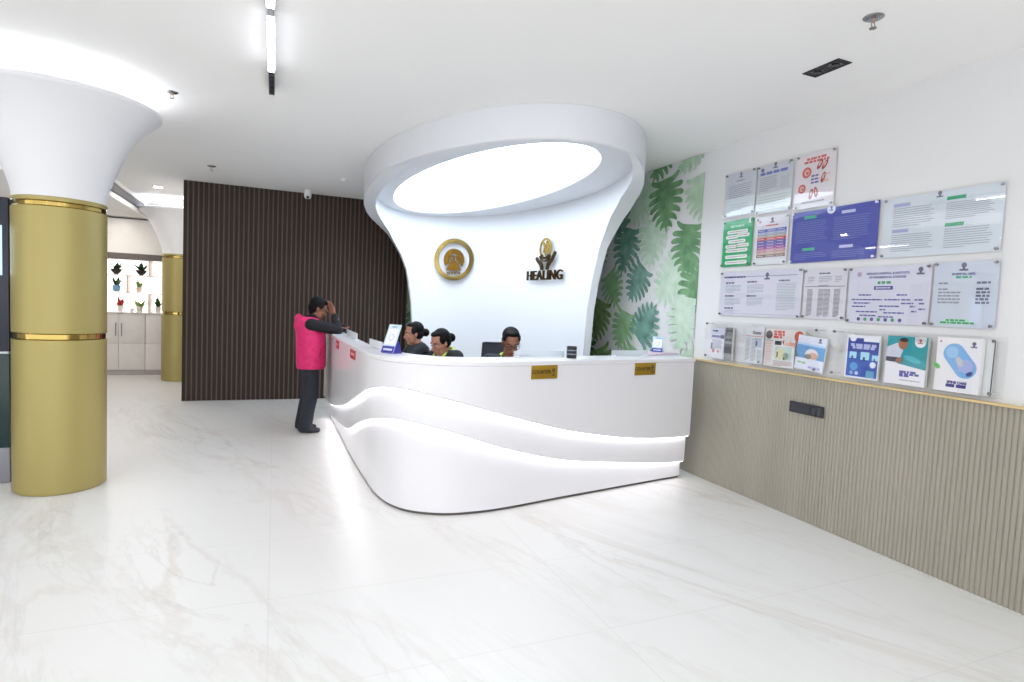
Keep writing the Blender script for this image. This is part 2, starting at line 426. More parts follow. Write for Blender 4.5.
# ------------------------------------------------------------------ columns
def column(cx, cy, label, zr):
    t = thing('gold_column', label, 'column', (cx, cy, 0), 0, 'gold clad columns with white flared tops')
    R = .303
    b = MB(); b.lathe([(R-.012, 0), (R-.012, .012), (R, .014), (R, 1.19)], (cx, cy, 0), 72); obj('lower_cladding', b, GOLD, t)
    b = MB(); b.lathe([(R, 1.245), (R, 2.18)], (cx, cy, 0), 72); obj('upper_cladding', b, GOLD, t)
    for z0, z1 in ((1.19, 1.245), (2.19, 2.236)):
        b = MB(); b.lathe([(R, z0), (R+.002, z0+.003), (R-.008, z0+.010), (R-.008, z1-.010), (R+.002, z1-.003), (R, z1)], (cx, cy, 0), 72); obj('ring_band', b, GOLDM, t)
    b = MB(); b.lathe([(R, 2.236), (R, 2.262), (R-.004, 2.266), (0.2, 2.266)], (cx, cy, 0), 72)
    b.lathe([(R, 2.18), (R, 2.19)], (cx, cy, 0), 72); obj('top_collar', b, GOLD, t)
    b = MB()
    pr = [(.297, 2.262), (.301, 2.31), (.326, 2.41), (.376, 2.555), (.441, 2.713), (.524, 2.853), (.645, 2.975), (.675, 3.0), (.68, 3.02), (.672, 3.035), (.62, 3.04)]
    pr = [(r, z) for r, z, in [(q[0], q[1]) for q in catmull(pr, 4)]]
    pr += [(.60, 3.03), (.35, 3.03), (.28, HC-.001)]
    b.lathe(pr, (cx, cy, 0), 72); obj('flared_capital', b, mat('e4e4e6', .5), t)
    b = MB(); b.lathe([(.52, 3.032), (.60, 3.032), (.60, 3.05), (.52, 3.05)], (cx, cy, 0), 64, True); obj('cove_light', b, mat('f6f8ff', .5, 0, COVE), t)
COVE = 2.4
column(-1.57, 5.61, 'big gold column nearest the camera with a flared white top', 3.04)
column(-1.57, 12.0, 'gold column standing far back beside the plant niche', 3.04)

# kiosk beside the first column
t = thing('information_kiosk', 'dark cabinet with a screen peeking out beside the big gold column', 'kiosk', (-2.35, 6.1, 0))
b = MB(); b.box((-2.8, 5.76, .0), (-1.95, 6.4, .29), .01); obj('plinth', b, mat('8d8f96', .3), t)
b = MB(); b.box((-2.8, 5.75, .29), (-1.945, 6.4, 1.05), .008); obj('lower_cabinet', b, mat('0d2b2c', .25), t)
b = MB(); b.box((-2.8, 5.74, 1.05), (-1.945, 6.4, 1.065)); obj('ledge', b, mat('cfd6dc', .4), t)
b = MB(); b.box((-2.8, 5.75, 1.065), (-1.945, 6.4, 2.28), .01); bd = obj('upper_cabinet', b, mat('1c2234', .35), t)
b = MB(); b.box((-2.7, 5.744, 1.67), (-1.985, 5.752, 2.06)); obj('screen', b, mat('a8c4e8', .2, 0, .4), bd)

# ------------------------------------------------------------------ canopy over the counter
ECX, ECY, EA, EB, EAL = 2.22, 6.42, 1.13, 2.35, .065
def ell(th, off=0):
    x = (EA+off)*math.cos(th); y = (EB+off)*math.sin(th); c, s = math.cos(EAL), math.sin(EAL)
    return (ECX+x*c-y*s, ECY+x*s+y*c)
def outer(th, off=0): return (2.355+(1.40+off)*math.cos(th), 6.8+(2.7+off)*math.sin(th))
def opening(th, off=0):
    x = (.80+off)*math.cos(th); y = (2.16+off)*math.sin(th); c, s = math.cos(.066), math.sin(.066)
    return (2.13+x*c-y*s, 6.38+x*s+y*c)
LT = [(0, 92), (.6, 93.5), (1.177, 95.4), (1.483, 96.4), (1.785, 98.7), (2.083, 102), (2.282, 107.1), (2.453, 114.8), (2.623, 123.6), (2.728, 136.9), (2.79, 156), (2.85, 178), (2.94, 200)]
RT = [(0, -11), (.6, -13), (1.074, -14.5), (1.602, -15.6), (1.945, -17.9), (2.327, -22.2), (2.589, -28.6), (2.766, -38.5), (2.82, -54.9), (2.877, -60), (2.94, -70)]
def interp(T, z):
    for (a, p), (c, q) in zip(T, T[1:]):
        if z <= c: return p+(q-p)*(z-a)/(c-a)
    return T[-1][1]
ZR = 2.935
can = thing('reception_canopy', 'white egg shaped canopy with oval light ring behind and above the reception counter', 'canopy', (2.3, 6.8, 0))
b = MB()
zs = [0, .4, .8, 1.2, 1.6, 1.9, 2.1, 2.3, 2.42, 2.52, 2.6, 2.66, 2.71, 2.75, 2.78, 2.81, 2.84, 2.87, 2.9, ZR]
inn, out = [], []
NU = 72
for z in zs:
    l = math.radians(interp(LT, z)); r = math.radians(interp(RT, z))
    ri, ro = [], []
    q = max(0, min(1, (z-2.2)/(ZR-2.2))); q = q*q*(3-2*q)
    for k in range(NU+1):
        th = r+(l-r)*k/NU
        xi, yi = ell(th); xo, yo = ell(th, .085-.04*k/NU); X, Y = outer(th)
        ri.append((xi, yi, z)); ro.append((xo+(X-xo)*q, yo+(Y-yo)*q, z))
    inn.append(ri); out.append(ro)
b.grid(inn); b.grid(out)
b.grid([[a[0] for a in inn], [a[0] for a in out]]); b.grid([[a[-1] for a in inn], [a[-1] for a in out]])
bmesh.ops.remove_doubles(b.bm, verts=b.bm.verts, dist=.0005)
obj('backdrop_shell', b, CANOPY, can, 35)
b = MB(); T = [2*PI*i/120 for i in range(120)]
rows = []
for fn, off, z in ((outer, 0, HC-.001), (outer, 0, ZR+.02), (outer, -.006, ZR+.006), (outer, -.02, ZR), (opening, .012, ZR), (opening, .003, ZR+.004), (opening, 0, ZR+.014), (opening, .0, ZR+.09), (opening, .05, ZR+.10), (opening, .05, HC-.001)):
    rows.append([(*fn(th, off), z) for th in T])
b.grid(rows, cu=True); obj('oval_ring', b, CANOPY, can, 50)
RING = 2.1
b = MB(); V = [b.v((*opening(th, .045), HC-.05)) for th in T]; b.f(V); V2 = [b.v((*opening(th, .045), HC-.03)) for th in T]; b.f(V2[::-1])
for i in range(120): b.f([V[i], V[(i+1) % 120], V2[(i+1) % 120], V2[i]])
obj('oval_light_panel', b, mat('e9f4ff', .5, 0, RING), can)

# emblem and lettering on the backdrop
def canframe(p, u):
    u = Vector(u).normalized(); v = Vector((0, 0, 1)); n = u.cross(v)
    return Matrix(((u.x, v.x, n.x, p[0]), (u.y, v.y, n.y, p[1]), (u.z, v.z, n.z, p[2]), (0, 0, 0, 1)))
M1 = canframe((2.547-.01, 8.586-.03, 2.277), (2.783-2.267, 8.328-8.742, 0))
BRONZE = mat('8a6a2c', .18, 1)
t = thing('round_emblem', 'round gold emblem with lettering on the white backdrop', 'sign', (2.547, 8.586, 2.277))
def ringmesh(b, r0, r1, n0, n1, a0=0, a1=2*PI, seg=64):
    A = [a0+(a1-a0)*i/seg for i in range(seg+1)]
    P = lambda r, n: [(r*math.cos(a), r*math.sin(a), n) for a in A]
    b.grid([P(r0, n0), P(r1, n0), P(r1, n1), P(r0, n1)], cv=True)
    if a1-a0 < 2*PI-.01:
        for k in (0, -1): b.poly([P(r0, n0)[k], P(r1, n0)[k], P(r1, n1)[k], P(r0, n1)[k]])
b = MB(); b.M = M1; ringmesh(b, .255, .318, .03, .055); obj('outer_ring', b, GOLDM, t)
b = MB(); b.M = M1
ringmesh(b, .085, .165, .03, .05, math.radians(-35), math.radians(215))
b.prism([(-.10, -.12), (-.13, -.165), (.13, -.165), (.10, -.12), (.045, -.03), (0, .0), (-.045, -.03)], .03, .05)
for x in (-.05, 0, .05): b.cyl((x, .045, .03), (x, .045, .045), .018, seg=12); b.box((x-.014, -.02, .03), (x+.014, .03, .042))
obj('figures', b, BRONZE, t)
b = MB(); b.M = M1; b.text('N A B H', .062, (0, -.205, .038), BRONZE, depth=.006, bold=.0012); obj('lettering', b, BRONZE, t)
M2 = canframe((3.285, 6.868, 1.97), (3.351-3.223, 6.428-7.309, 0)) @ Matrix.Translation((0, 0, .0))
t = thing('healing_sign', 'dark gold HEALING lettering under a hand emblem on the white backdrop', 'sign', (3.29, 6.9, 1.95))
b = MB(); b.M = M2
b.text('HEALING', .176, (.0, .055, .035), mat('4a3412', .25, .8), depth=.012, bold=.0022, sx=1.08, spc=1.10)
lb = obj('lettering', b, None, t)
b = MB(); b.M = M2
DK = mat('4d3915', .25, .8)
def strip(b, pts, n0, n1):   # pts = (x, y, half width)
    L_, R_ = [], []
    for i, (x, y, w) in enumerate(pts):
        a = Vector(pts[min(i+1, len(pts)-1)][:2]) - Vector(pts[max(i-1, 0)][:2]); a.normalize()
        L_.append((x-a.y*w, y+a.x*w)); R_.append((x+a.y*w, y-a.x*w))
    b.prism(L_+R_[::-1], n0, n1)
for s in (1, -1):
    strip(b, catmull([(s*.065, .13, .026), (s*.07, .175, .026), (s*.11, .225, .027), (s*.17, .265, .023), (s*(.20 if s < 0 else .235), .295+(.06 if s > 0 else 0), .018)], 5), .02, .045)
A = [math.radians(200+14*i) for i in range(11)]
strip(b, [(.125*math.cos(a), .350+.105*math.sin(a), .009) for a in A], .02, .045)
strip(b, [(.088*math.cos(a), .352+.068*math.sin(a), .015) for a in A], .02, .045)
obj('cupped_hands', b, DK, t)
b = MB(); b.M = M2 @ Matrix.Translation((0, .405, 0)) @ Matrix.Diagonal((.88, .93, 1, 1))
ringmesh(b, .125, .15, .02, .04)
strip(b, [(-.05, .09, .014), (-.02, .02, .018), (-.045, -.05, .014)], .02, .04)
strip(b, [(.03, .10, .014), (.075, .04, .02), (.05, -.06, .016)], .02, .04)
strip(b, [(-.01, .06, .01), (.03, -.02, .012), (0, -.09, .01)], .02, .04)
obj('emblem', b, mat('b89a4e', .2, 1), t)

# ------------------------------------------------------------------ reception counter
KEY = [(3.70, 4.505, .435, .175), (3.4, 4.455, .44, .19), (2.9, 4.36, .485, .25), (2.25, 4.235, .60, .345), (1.75, 4.13, .735, .475), (1.45, 4.10, .825, .575),
       (1.18, 4.135, .905, .665), (.93, 4.31, .955, .71), (.805, 4.65, .90, .655), (.765, 5.25, .72, .50), (.745, 5.97, .53, .29), (.735, 7.05, .35, .17), (.73, 7.6, .31, .14), (.725, 8.0, .30, .13)]
PATH = catmull(KEY, 18)
NRM = []
for i in range(len(PATH)):
    a = Vector(PATH[max(i-1, 0)][:2]); c = Vector(PATH[min(i+1, len(PATH)-1)][:2]); d = (c-a).normalized()
    NRM.append(Vector((-d.y, d.x)) if i >= 0 else None)
# outward = left of travel (travel runs from the wall to the left, then back)
NRM = [Vector((-n.x, -n.y)) for n in NRM]
if NRM[0].y > 0: NRM = [-n for n in NRM]
def pp(i, o): return (PATH[i][0]+NRM[i].x*o, PATH[i][1]+NRM[i].y*o)
def sweep(b, prof, i0=0, i1=None, caps=True):
    i1 = len(PATH)-1 if i1 is None else i1
    rows = []
    for i in range(i0, i1+1): rows.append([(*pp(i, o), z) for o, z in prof(i)])
    V = b.grid(rows, cu=True)
    if caps: b.f(V[0][::-1]); b.f(V[-1])
CT = 1.19
cn = thing('reception_counter', 'large white curved reception counter with two glowing wave bands', 'counter', (1.8, 4.6, 0))
b = MB(); sweep(b, lambda i: [(-.012, 0), (-.012, .022), (-.15, .022), (-.15, 0)]); obj('plinth', b, mat('55504c', .5), cn)
b = MB(); sweep(b, lambda i: [(0, .022), (0, PATH[i][3]+.03), (-.16, PATH[i][3]+.03), (-.16, .022)]); obj('base_panel', b, GLOSSW, cn, 30)
b = MB(); sweep(b, lambda i: [(.042, PATH[i][3]), (.05, PATH[i][3]+.012), (.05, PATH[i][2]+.03), (-.16, PATH[i][2]+.03), (-.16, PATH[i][3]+.03), (.0, PATH[i][3]+.03), (.0, PATH[i][3])]); obj('middle_panel', b, GLOSSW, cn, 30)
b = MB(); sweep(b, lambda i: [(.090, PATH[i][2]), (.10, PATH[i][2]+.014), (.10, 1.15), (-.16, 1.15), (-.16, PATH[i][2]+.03), (.05, PATH[i][2]+.03), (.05, PATH[i][2])]); obj('upper_panel', b, GLOSSW, cn, 30)
STRIP = 2.1
for nm, c0, k in (('upper_light_strip', .053, 2), ('lower_light_strip', .003, 3)):
    b = MB(); sweep(b, lambda i: [(c0, PATH[i][k]-.012), (c0, PATH[i][k]-.001), (c0+.032, PATH[i][k]-.001), (c0+.032, PATH[i][k]-.005)]); obj(nm, b, mat('fbfaff', .5, 0, STRIP), cn)
def ct_in(i):
    # ledge is deep along the front and narrow on the side leg
    y = PATH[i][1]
    if PATH[i][0] > .95: return -.22
    q = min(1, max(0, (y-4.3)/.9)); return -.22+.15*q
b = MB(); sweep(b, lambda i: [(.10, 1.15), (.112, 1.155), (.115, 1.17), (.112, 1.185), (.10, CT), (ct_in(i), CT), (ct_in(i), 1.15)]); obj('countertop', b, GLOSSW, cn, 30)
b = MB(); sweep(b, lambda i: [(-.16, .73), (-.16, .76), (-.62, .76), (-.62, .73)], 18, len(PATH)-3)
b2 = MB()
b2.box((1.6, 4.72, .73), (3.6, 5.0, .76)); b2.box((.92, 5.1, .73), (1.32, 7.9, .76)); obj('work_desk', b2, mat('dedbd8', .4), cn); b.bm.free()

# signs on the counter
def on_face(x):  # a point on the upper panel front at given x
    best = min(range(len(PATH)), key=lambda i: abs(pp(i, .10)[0]-x) + (9 if PATH[i][1] > 4.7 and x > 1 else 0)); return best
def counter_sign(x, w, h, z, label, group):
    i = on_face(x); px, py = pp(i, .10); n = NRM[i]
    nn = Vector((n.x, n.y, 0)); v = Vector((0, 0, 1)); u = v.cross(nn)
    M = Matrix(((u.x, v.x, nn.x, px), (u.y, v.y, nn.y, py), (u.z, v.z, nn.z, z), (0, 0, 0, 1)))
    t = thing('counter_nameplate', label, 'sign', (px, py, z), 0, group)
    b = MB(); b.M = M; b.box((-w/2, -h/2, .001), (w/2, h/2, .009), .001); pl = obj('plate', b, GOLDP, t)
    b = MB(); b.M = M; b.text('COUNTER', h*.36, (-w*.13, 0, .0095), mat('3a2a08', .5), depth=.0004, bold=.001)
    b.mat(mat('6d5518', .5)); b.disc((w*.34, h*.12), h*.15, .0098, mat('6d5518', .5)); b.rect(w*.28, -h*.3, w*.40, -h*.22, .0098, mat('6d5518', .5)); b.rect(w*.325, -h*.22, w*.355, 0, .0098, mat('6d5518', .5))
    obj('lettering', b, None, t)
counter_sign(1.975, .255, .108, 1.10, 'gold nameplate on the counter front below the man', 'gold nameplates on the counter')
counter_sign(3.06, .255, .112, 1.10, 'gold nameplate on the counter front close to the leaf wall', 'gold nameplates on the counter')
def red_sign(y0, y1, label):
    i = min(range(120, len(PATH)), key=lambda k: abs(PATH[k][1]-(y0+y1)/2)); px, py = pp(i, .10); n = NRM[i]
    nn = Vector((n.x, n.y, 0)); v = Vector((0, 0, 1)); u = v.cross(nn)
    M = Matrix(((u.x, v.x, nn.x, px), (u.y, v.y, nn.y, py), (u.z, v.z, nn.z, 1.112), (0, 0, 0, 1)))
    w = y1-y0; t = thing('red_counter_sign', label, 'sign', (px, py, 1.11), 0, 'red signs on the counter side')
    b = MB(); b.M = M; b.box((-w/2, -.042, .001), (w/2, .042, .008), .001); obj('plate', b, mat('b3202a', .35), t)
    b = MB(); b.M = M; b.rect(-w*.35, -.008, w*.2, .010, .0085, mat('e8b9b0', .5)); b.disc((w*.33, 0), .016, .0085, mat('e8b9b0', .5)); obj('marking', b, None, t)
red_sign(6.33, 6.58, 'red plate on the counter side beside the standing person')
red_sign(5.2, 5.46, 'red plate on the counter side close to the rounded corner')

# low acrylic screens on the ledge
def screen(p0, p1, h, label, th=.008, m=FROST):
    p0 = Vector((*p0, 0)); p1 = Vector((*p1, 0)); d = p1-p0; L = d.length; a = math.atan2(d.y, d.x)
    t = thing('acrylic_screen', label, 'screen', ((p0.x+p1.x)/2, (p0.y+p1.y)/2, CT), a, 'low acrylic screens along the counter ledge')
    b = MB(); b.box((-L/2, -th/2, .004), (L/2, th/2, h), .002); obj('pane', b, m, t, local=True)
    for a, c in ((-L/2, -L/2+.05), (L/2-.05, L/2)):
        b = MB(); b.box((a, -th/2-.006, 0), (c, th/2+.006, .012), .002); obj('foot', b, mat('dfe3e6', .3), t, local=True)
MILK = clear('white_acrylic', 'f4f6f8', .8, .1, .8)
screen((.775, 6.82), (.785, 6.02), .07, 'white acrylic screen on the side ledge near the standing person', .008, MILK)
screen((.80, 5.28), (.83, 4.80), .07, 'white acrylic screen on the side ledge next to the blue sign stand', .008, MILK)
screen((1.80, 4.30), (2.30, 4.38), .055, 'low clear acrylic screen on the ledge in front of the man')
screen((2.85, 4.50), (3.30, 4.58), .055, 'low clear acrylic screen on the ledge beside the paper stack')

# sign stands, cup, papers, phone
def sign_stand(name, loc, rz, w, h, label, body, face, tilt=.42):
    t = thing(name, label, 'sign stand', loc, rz)
    b = MB()   # wedge, local front is -y
    d = h*.42
    b.M = Matrix(((0, 0, 1, 0), (1, 0, 0, 0), (0, 1, 0, 0), (0, 0, 0, 1)))
    b.prism([(-.5*d, 0), (.5*d, 0), (.5*d-.01, .02), (.10*d, h*.42), (-.10*d, h*.42)], -w/2, w/2)
    obj('base', b, body, t, local=True)
    b = MB(); sl = math.atan2(.42*h*.95, h*.96)
    b.M = Matrix.Translation((0, -.5*d-.003, .004)) @ Matrix.Rotation(-sl+PI/2, 4, 'X')
    b.box((-w/2, 0, -.002), (w/2, h*1.02, .003), .001); pn = obj('panel', b, face, t, local=True)
    b = MB(); b.M = Matrix.Translation((0, -.5*d-.003, .004)) @ Matrix.Rotation(-sl+PI/2, 4, 'X')
    BL = mat('3b3a9c', .4)
    b.rect(-w/2, 0, w/2, h*.24, .0036, BL)
    b.rect(-w*.36, h*.08, w*.36, h*.15, .0042, mat('d9dcf2', .4))
    b.rect(-w*.40, h*.30, w*.40, h*.86, .0036, mat('eef1fa', .4))
    b.disc((0, h*.55), w*.22, .0042, mat('c3c6e8', .4)); b.disc((0, h*.55), w*.17, .0046, mat('eef1fa', .4))
    b.rect(-w*.2, h*.91, w*.2, h*.95, .0042, mat('8fa0c8', .4))
    obj('print', b, None, pn, local=True)
sign_stand('payment_sign_stand', (.87, 4.60, CT), -.95, .13, .235, 'blue wedge sign stand with white panel on the counter corner', mat('3d3aa0', .35), mat('cfe3ea', .3))
sign_stand('small_sign_stand', (3.56, 4.78, CT+.022), -.75, .105, .155, 'small pale blue sign stand on the papers by the leaf wall', mat('8fb4e6', .35), mat('b8d3f2', .3))
t = thing('black_cup', 'black cup with pale bands on the counter ledge right of the man', 'cup', (2.33, 4.30, CT))
b = MB(); b.lathe([(0, 0), (.041, 0), (.043, .004), (.043, .098), (.041, .10), (.038, .098), (.037, .008), (0, .008)], (2.33, 4.30, CT), 32); obj('body', b, mat('17181d', .3), t)
b = MB()
for z in (.030, .062): b.lathe([(.0432, z), (.0436, z+.001), (.0436, z+.009), (.0432, z+.010)], (2.33, 4.30, CT), 32)
obj('band', b, mat('7d8590', .4), t)
r = random.Random(4)
for k, (nm, dz, c) in enumerate((('white', .0, 'e9e7ec'), ('lilac', .008, 'cfc6d8'), ('pink tinted', .015, 'd9c3cb'))):
    b = MB(); b.M = Matrix.Translation((3.45+.03*k, 4.70+.02*k, CT+dz)) @ Matrix.Rotation(.12+.12*k, 4, 'Z'); b.box((-.25+.04*k, -.13, .0005), (.25-.03*k, .13, .0075), .001)
    b.mat(mat('b7b2c0', .5)); b.box((-.25+.04*k, -.1305, .003), (.25-.03*k, -.13, .0045))
    tag(obj('paper_folder', b, mat(c, .5)), nm + ' paper folder in the stack on the counter end by the leaf wall, ' + ('bottom one', 'middle one', 'topmost')[k], 'papers', 'paper folders on the counter end')
t = thing('desk_phone', 'dark handset device on the counter end beside the standing person', 'phone', (.76, 7.32, CT), -1.2)
b = MB(); b.box((-.09, -.05, 0), (.09, .05, .03), .006); b.box((-.085, .0, .03), (-.04, .045, .06), .006); b.box((.04, .0, .03), (.085, .045, .06), .006); obj('body', b, mat('1b1c22', .4), t, local=True)
b = MB(); b.tube(catmull([(-.095, .022, .075), (-.06, .022, .085), (0, .022, .088), (.06, .022, .085), (.095, .022, .075)], 4), .016, 10); obj('handset', b, mat('26272e', .35), t, local=True)
b = MB(); b.cyl((.76, 7.15, CT), (.70, 7.08, CT+.17), .005, seg=8); b.cyl((.70, 7.08, CT+.17), (.695, 7.074, CT+.185), .003, seg=8); b.cyl((.76, 7.15, CT), (.76, 7.15, CT+.014), .022, seg=14)
tag(obj('counter_pen', b, mat('8f939c', .3)), 'grey pen in its upright holder on the counter end by the standing person', 'pen')

# ------------------------------------------------------------------ right wall: posters
INK = mat('989ca8', .6); INKD = mat('6a6e84', .6); NAVY = mat('2b2f7c', .5); PAPER = mat('e2e1ea', .55); PAPERB = mat('d7dfe8', .55); GRN = mat('2fae6c', .5)
def lines(b, u0, v0, u1, v1, n, m, seed=1, h=.0045, lay=.0045):
    r = random.Random(seed); s = (v1-v0)/n
    for i in range(n):
        v = v1-(i+.5)*s; e = u1-(u1-u0)*(r.uniform(0, .12) if i < n-1 else r.uniform(.3, .6)); b.rect(u0, v-h/2, e, v+h/2, lay, m)
def words(b, u0, u1, v, h, m, seed=1, lay=.0045):
    r = random.Random(seed); u = u0
    while u < u1-h: 
        w = min(r.uniform(1.0, 3.2)*h, u1-u); b.rect(u, v-h/2, u+w, v+h/2, lay, m); u += w+h*.45
def logo(b, u, v, s, lay=.0045, m=None):
    m = m or INKD
    b.disc((u, v+s*.35), s*.32, lay, m, 14); b.rect(u-s*.5, v-s*.35, u+s*.5, v-s*.12, lay, m); b.rect(u-s*.15, v-s*.12, u+s*.15, v+.1*s, lay, m)
def poster(label, y0, y1, z0, z1, base, draw, name='acrylic_poster', cover=True, so=STEEL):
    w = y0-y1; h = z1-z0
    t = thing(name, label, 'poster', (DX, (y0+y1)/2, z0), 0, 'framed notices on the right wall')
    M = wallframe(y0, z0, .012)
    b = MB(); b.M = M; b.recalc = False
    b.mat(base); b.box((.006, .006, 0), (w-.006, h-.006, .003))
    draw(b, w, h); obj('print_sheet', b, None, t, 0)
    b = MB(); b.M = M; b.box((0, 0, .012), (w, h, .016), .001, 1); obj('acrylic_cover', b, ACR, t)
    for u, v in ((.02, .02), (w-.02, .02), (.02, h-.02), (w-.02, h-.02)):
        b = MB(); b.M = M; b.cyl((u, v, -.011), (u, v, .012), .006, seg=10); b.cyl((u, v, .016), (u, v, .024), .010, .009, seg=14); obj('standoff', b, so, t)
def d_plain(b, w, h):
    logo(b, w*.5, h*.9, .045); words(b, w*.36, w*.62, h*.8, .012, INK, 2); lines(b, w*.12, h*.42, w*.88, h*.72, 7, INK, 3); b.rect(.006, .006, w-.006, h*.42, .0042, mat('e0eaf1', .4)); lines(b, w*.2, h*.12, w*.8, h*.3, 3, mat('c3ccd6', .6), 4, lay=.0048)
def d_ayush(b, w, h):
    logo(b, w*.5, h*.93, .05); b.disc((w*.14, h*.9), .018, .0045, INKD, 12); b.disc((w*.88, h*.93), .012, .0045, INK, 12)
    words(b, w*.08, w*.92, h*.82, .024, mat('6a72bc', .5), 5); lines(b, w*.08, h*.46, w*.6, h*.76, 8, INK, 6); b.rect(w*.66, h*.46, w*.9, h*.7, .0045, mat('c2c8ce', .6))
    b.rect(.006, .006, w-.006, h*.42, .0042, mat('dce6e8', .4)); lines(b, w*.1, h*.1, w*.9, h*.38, 5, mat('bcc6c6', .6), 7, lay=.0048)
def d_cancer(b, w, h):
    RED = mat('cf5f58', .5); PINK = mat('e6b5ae', .5)
    words(b, w*.26, w*.78, h*.895, .018, RED, 8); words(b, w*.20, w*.82, h*.84, .018, RED, 9)
    for u, v, s in ((.28, .66, .043), (.18, .38, .036)):
        b.disc((w*u, h*v), s, .0045, RED, 20); b.disc((w*u, h*v), s*.6, .0049, PINK, 16); b.disc((w*u+.006, h*v-.004), s*.3, .0053, RED, 12)
    for u, v, a in ((.60, .76, -.6), (.72, .74, -.6), (.42, .26, -.2), (.54, .28, .2), (.70, .52, -.3)):
        b.disc((w*u, h*v), .018, .0045, mat('a33a35', .5), 16, .042, a); b.disc((w*u, h*v+.006), .010, .0049, PINK, 12, .022, a)
    b.rect(w*.70, h*.44, w*.84, h*.475, .0045, PINK); b.rect(w*.72, h*.56, w*.86, h*.585, .0045, PINK)
    for i, v in enumerate((.58, .52, .46)): words(b, w*.40, w*.60, h*v, .014, mat('6a63ab', .5), 10+i)
    words(b, w*.2, w*.8, h*.12, .01, INK, 14); b.rect(.006, .006, w-.006, h*.09, .0042, mat('f0eef2', .5))
def d_green(b, w, h):
    WB = mat('eef3ef', .5)
    words(b, w*.26, w*.78, h*.86, .018, mat('a8dcc0', .5), 15); logo(b, w*.88, h*.92, .03, m=WB)
    for u0, u1, v in ((.2, .80, .74), (.16, .50, .64), (.54, .86, .66), (.25, .74, .54), (.16, .48, .44), (.52, .86, .45), (.18, .82, .35), (.18, .82, .22), (.18, .82, .10)):
        b.rect(w*u0, h*v-.016, w*u1, h*v+.016, .0045, WB)
        b.disc((w*u0, h*v), .016, .0044, WB, 14); b.disc((w*u1, h*v), .016, .0044, WB, 14)
        words(b, w*u0+.005, w*u1-.005, h*v, .006, mat('b06a74', .5), int(v*100), .005)
def d_table(b, w, h):
    logo(b, w*.5, h*.9, .045); b.disc((w*.13, h*.9), .012, .0045, mat('c98b95', .5), 12); words(b, w*.32, w*.7, h*.81, .012, mat('cf6d5e', .5), 18)
    cols = ['4b55ad', '8fa3c8', 'b0a99d', 'd4463d', '4e4ea6', '5d4fb0', 'a03fa0', 'c88aa0', 'c9a79a', '7d6b5c']
    v = h*.74; s = h*.58/len(cols)
    for i, c in enumerate(cols):
        k = .0045
        for j in range(3):
            sh = mat(c, .5) if j != 1 else mat('%02x%02x%02x' % tuple(min(255, int(int(c[q:q+2], 16)*.8+45)) for q in (0, 2, 4)), .5)
            b.rect(w*(.07+.29*j), v-s*(i+1)+.001, w*(.07+.29*(j+1))-.001, v-s*i, k, sh)
            words(b, w*(.10+.29*j), w*(.07+.29*(j+.8)), v-s*(i+.5), .006, mat('e7dfe4', .5), i*3+j, .005)
    b.rect(.006, .006, w-.006, h*.12, .0042, mat('e6eaee', .4))
def d_blue(b, w, h):
    W_ = mat('c6c9ee', .5); G_ = mat('3fb98a', .5); T_ = mat('7b83c4', .6)
    b.disc((w*.48, h*.955), .036, .0045, mat('e4e6f2', .5), 24); b.rect(w*.48-.036, h*.955, w*.48+.036, h-.006, .0046, mat('e4e6f2', .5)); logo(b, w*.48, h*.955, .035, .005, mat('5560b8', .5))
    for (u, v, m_) in ((.16, .86, G_), (.60, .87, W_), (.16, .26, G_), (.60, .26, W_)):
        b.rect(w*u, h*v-.011, w*(u+.15), h*v+.011, .0045, m_)
    for u, v0, v1, sd in ((.06, .38, .80, 20), (.52, .38, .80, 21), (.06, .06, .20, 22), (.52, .06, .20, 23)):
        lines(b, w*u, h*v0, w*(u+.40), h*v1, 11 if v1 > .5 else 4, T_, sd, .004)
def d_white(b, w, h):
    logo(b, w*.5, h*.93, .04); G_ = mat('3aa877', .5); P_ = mat('a9aed6', .5)
    for u, v, m_ in ((.10, .86, P_), (.56, .86, G_), (.10, .44, P_), (.56, .46, G_)): b.rect(w*u, h*v-.011, w*(u+.15), h*v+.011, .0045, m_)
    for u, v0, v1, sd in ((.10, .50, .82, 24), (.56, .54, .80, 25), (.10, .10, .39, 26), (.56, .10, .41, 27)): lines(b, w*u, h*v0, w*(u+.37), h*v1, 9, mat('9aa3ac', .6), sd, .004)
def d_columns(b, w, h):
    logo(b, w*.6, h*.84, .06); b.rect(w*.04, h*.86, w*.94, h*.872, .0045, mat('8f8cb8', .5)); words(b, w*.05, w*.34, h*.865, .016, mat('5a589a', .5), 28)
    for u, v, m_ in ((.07, .74, 0), (.36, .75, 0), (.74, .76, 0), (.07, .45, 0), (.36, .45, 0), (.07, .18, 0)): words(b, w*u, w*(u+.12), h*v, .014, INKD, int(u*50+v*9))
    for u, v0, v1, n in ((.07, .52, .70, 6), (.36, .50, .70, 7), (.72, .16, .72, 18), (.07, .24, .41, 6), (.36, .24, .41, 6), (.07, .08, .14, 2)): lines(b, w*u, h*v0, w*(u+.22), h*v1, n, mat('a8b8ba', .6), int(u*90+v0*10), .004)
    b.rect(w*.02, h*.06, w*.96, h*.067, .0045, mat('a9a6c8', .5))
def d_list(b, w, h):
    words(b, w*.36, w*.62, h*.9, .011, INKD, 30)
    for u in (.1, .36, .5, .72): lines(b, w*u, h*.72, w*(u+.16), h*.85, 4, INK, int(u*70), .004); lines(b, w*u, h*.06, w*(u+.14), h*.60, 22, mat('7c8088', .6), int(u*60), .0045)
    b.rect(w*.04, h*.64, w*.95, h*.652, .0045, INKD); words(b, w*.36, w*.62, h*.665, .009, INK, 31)
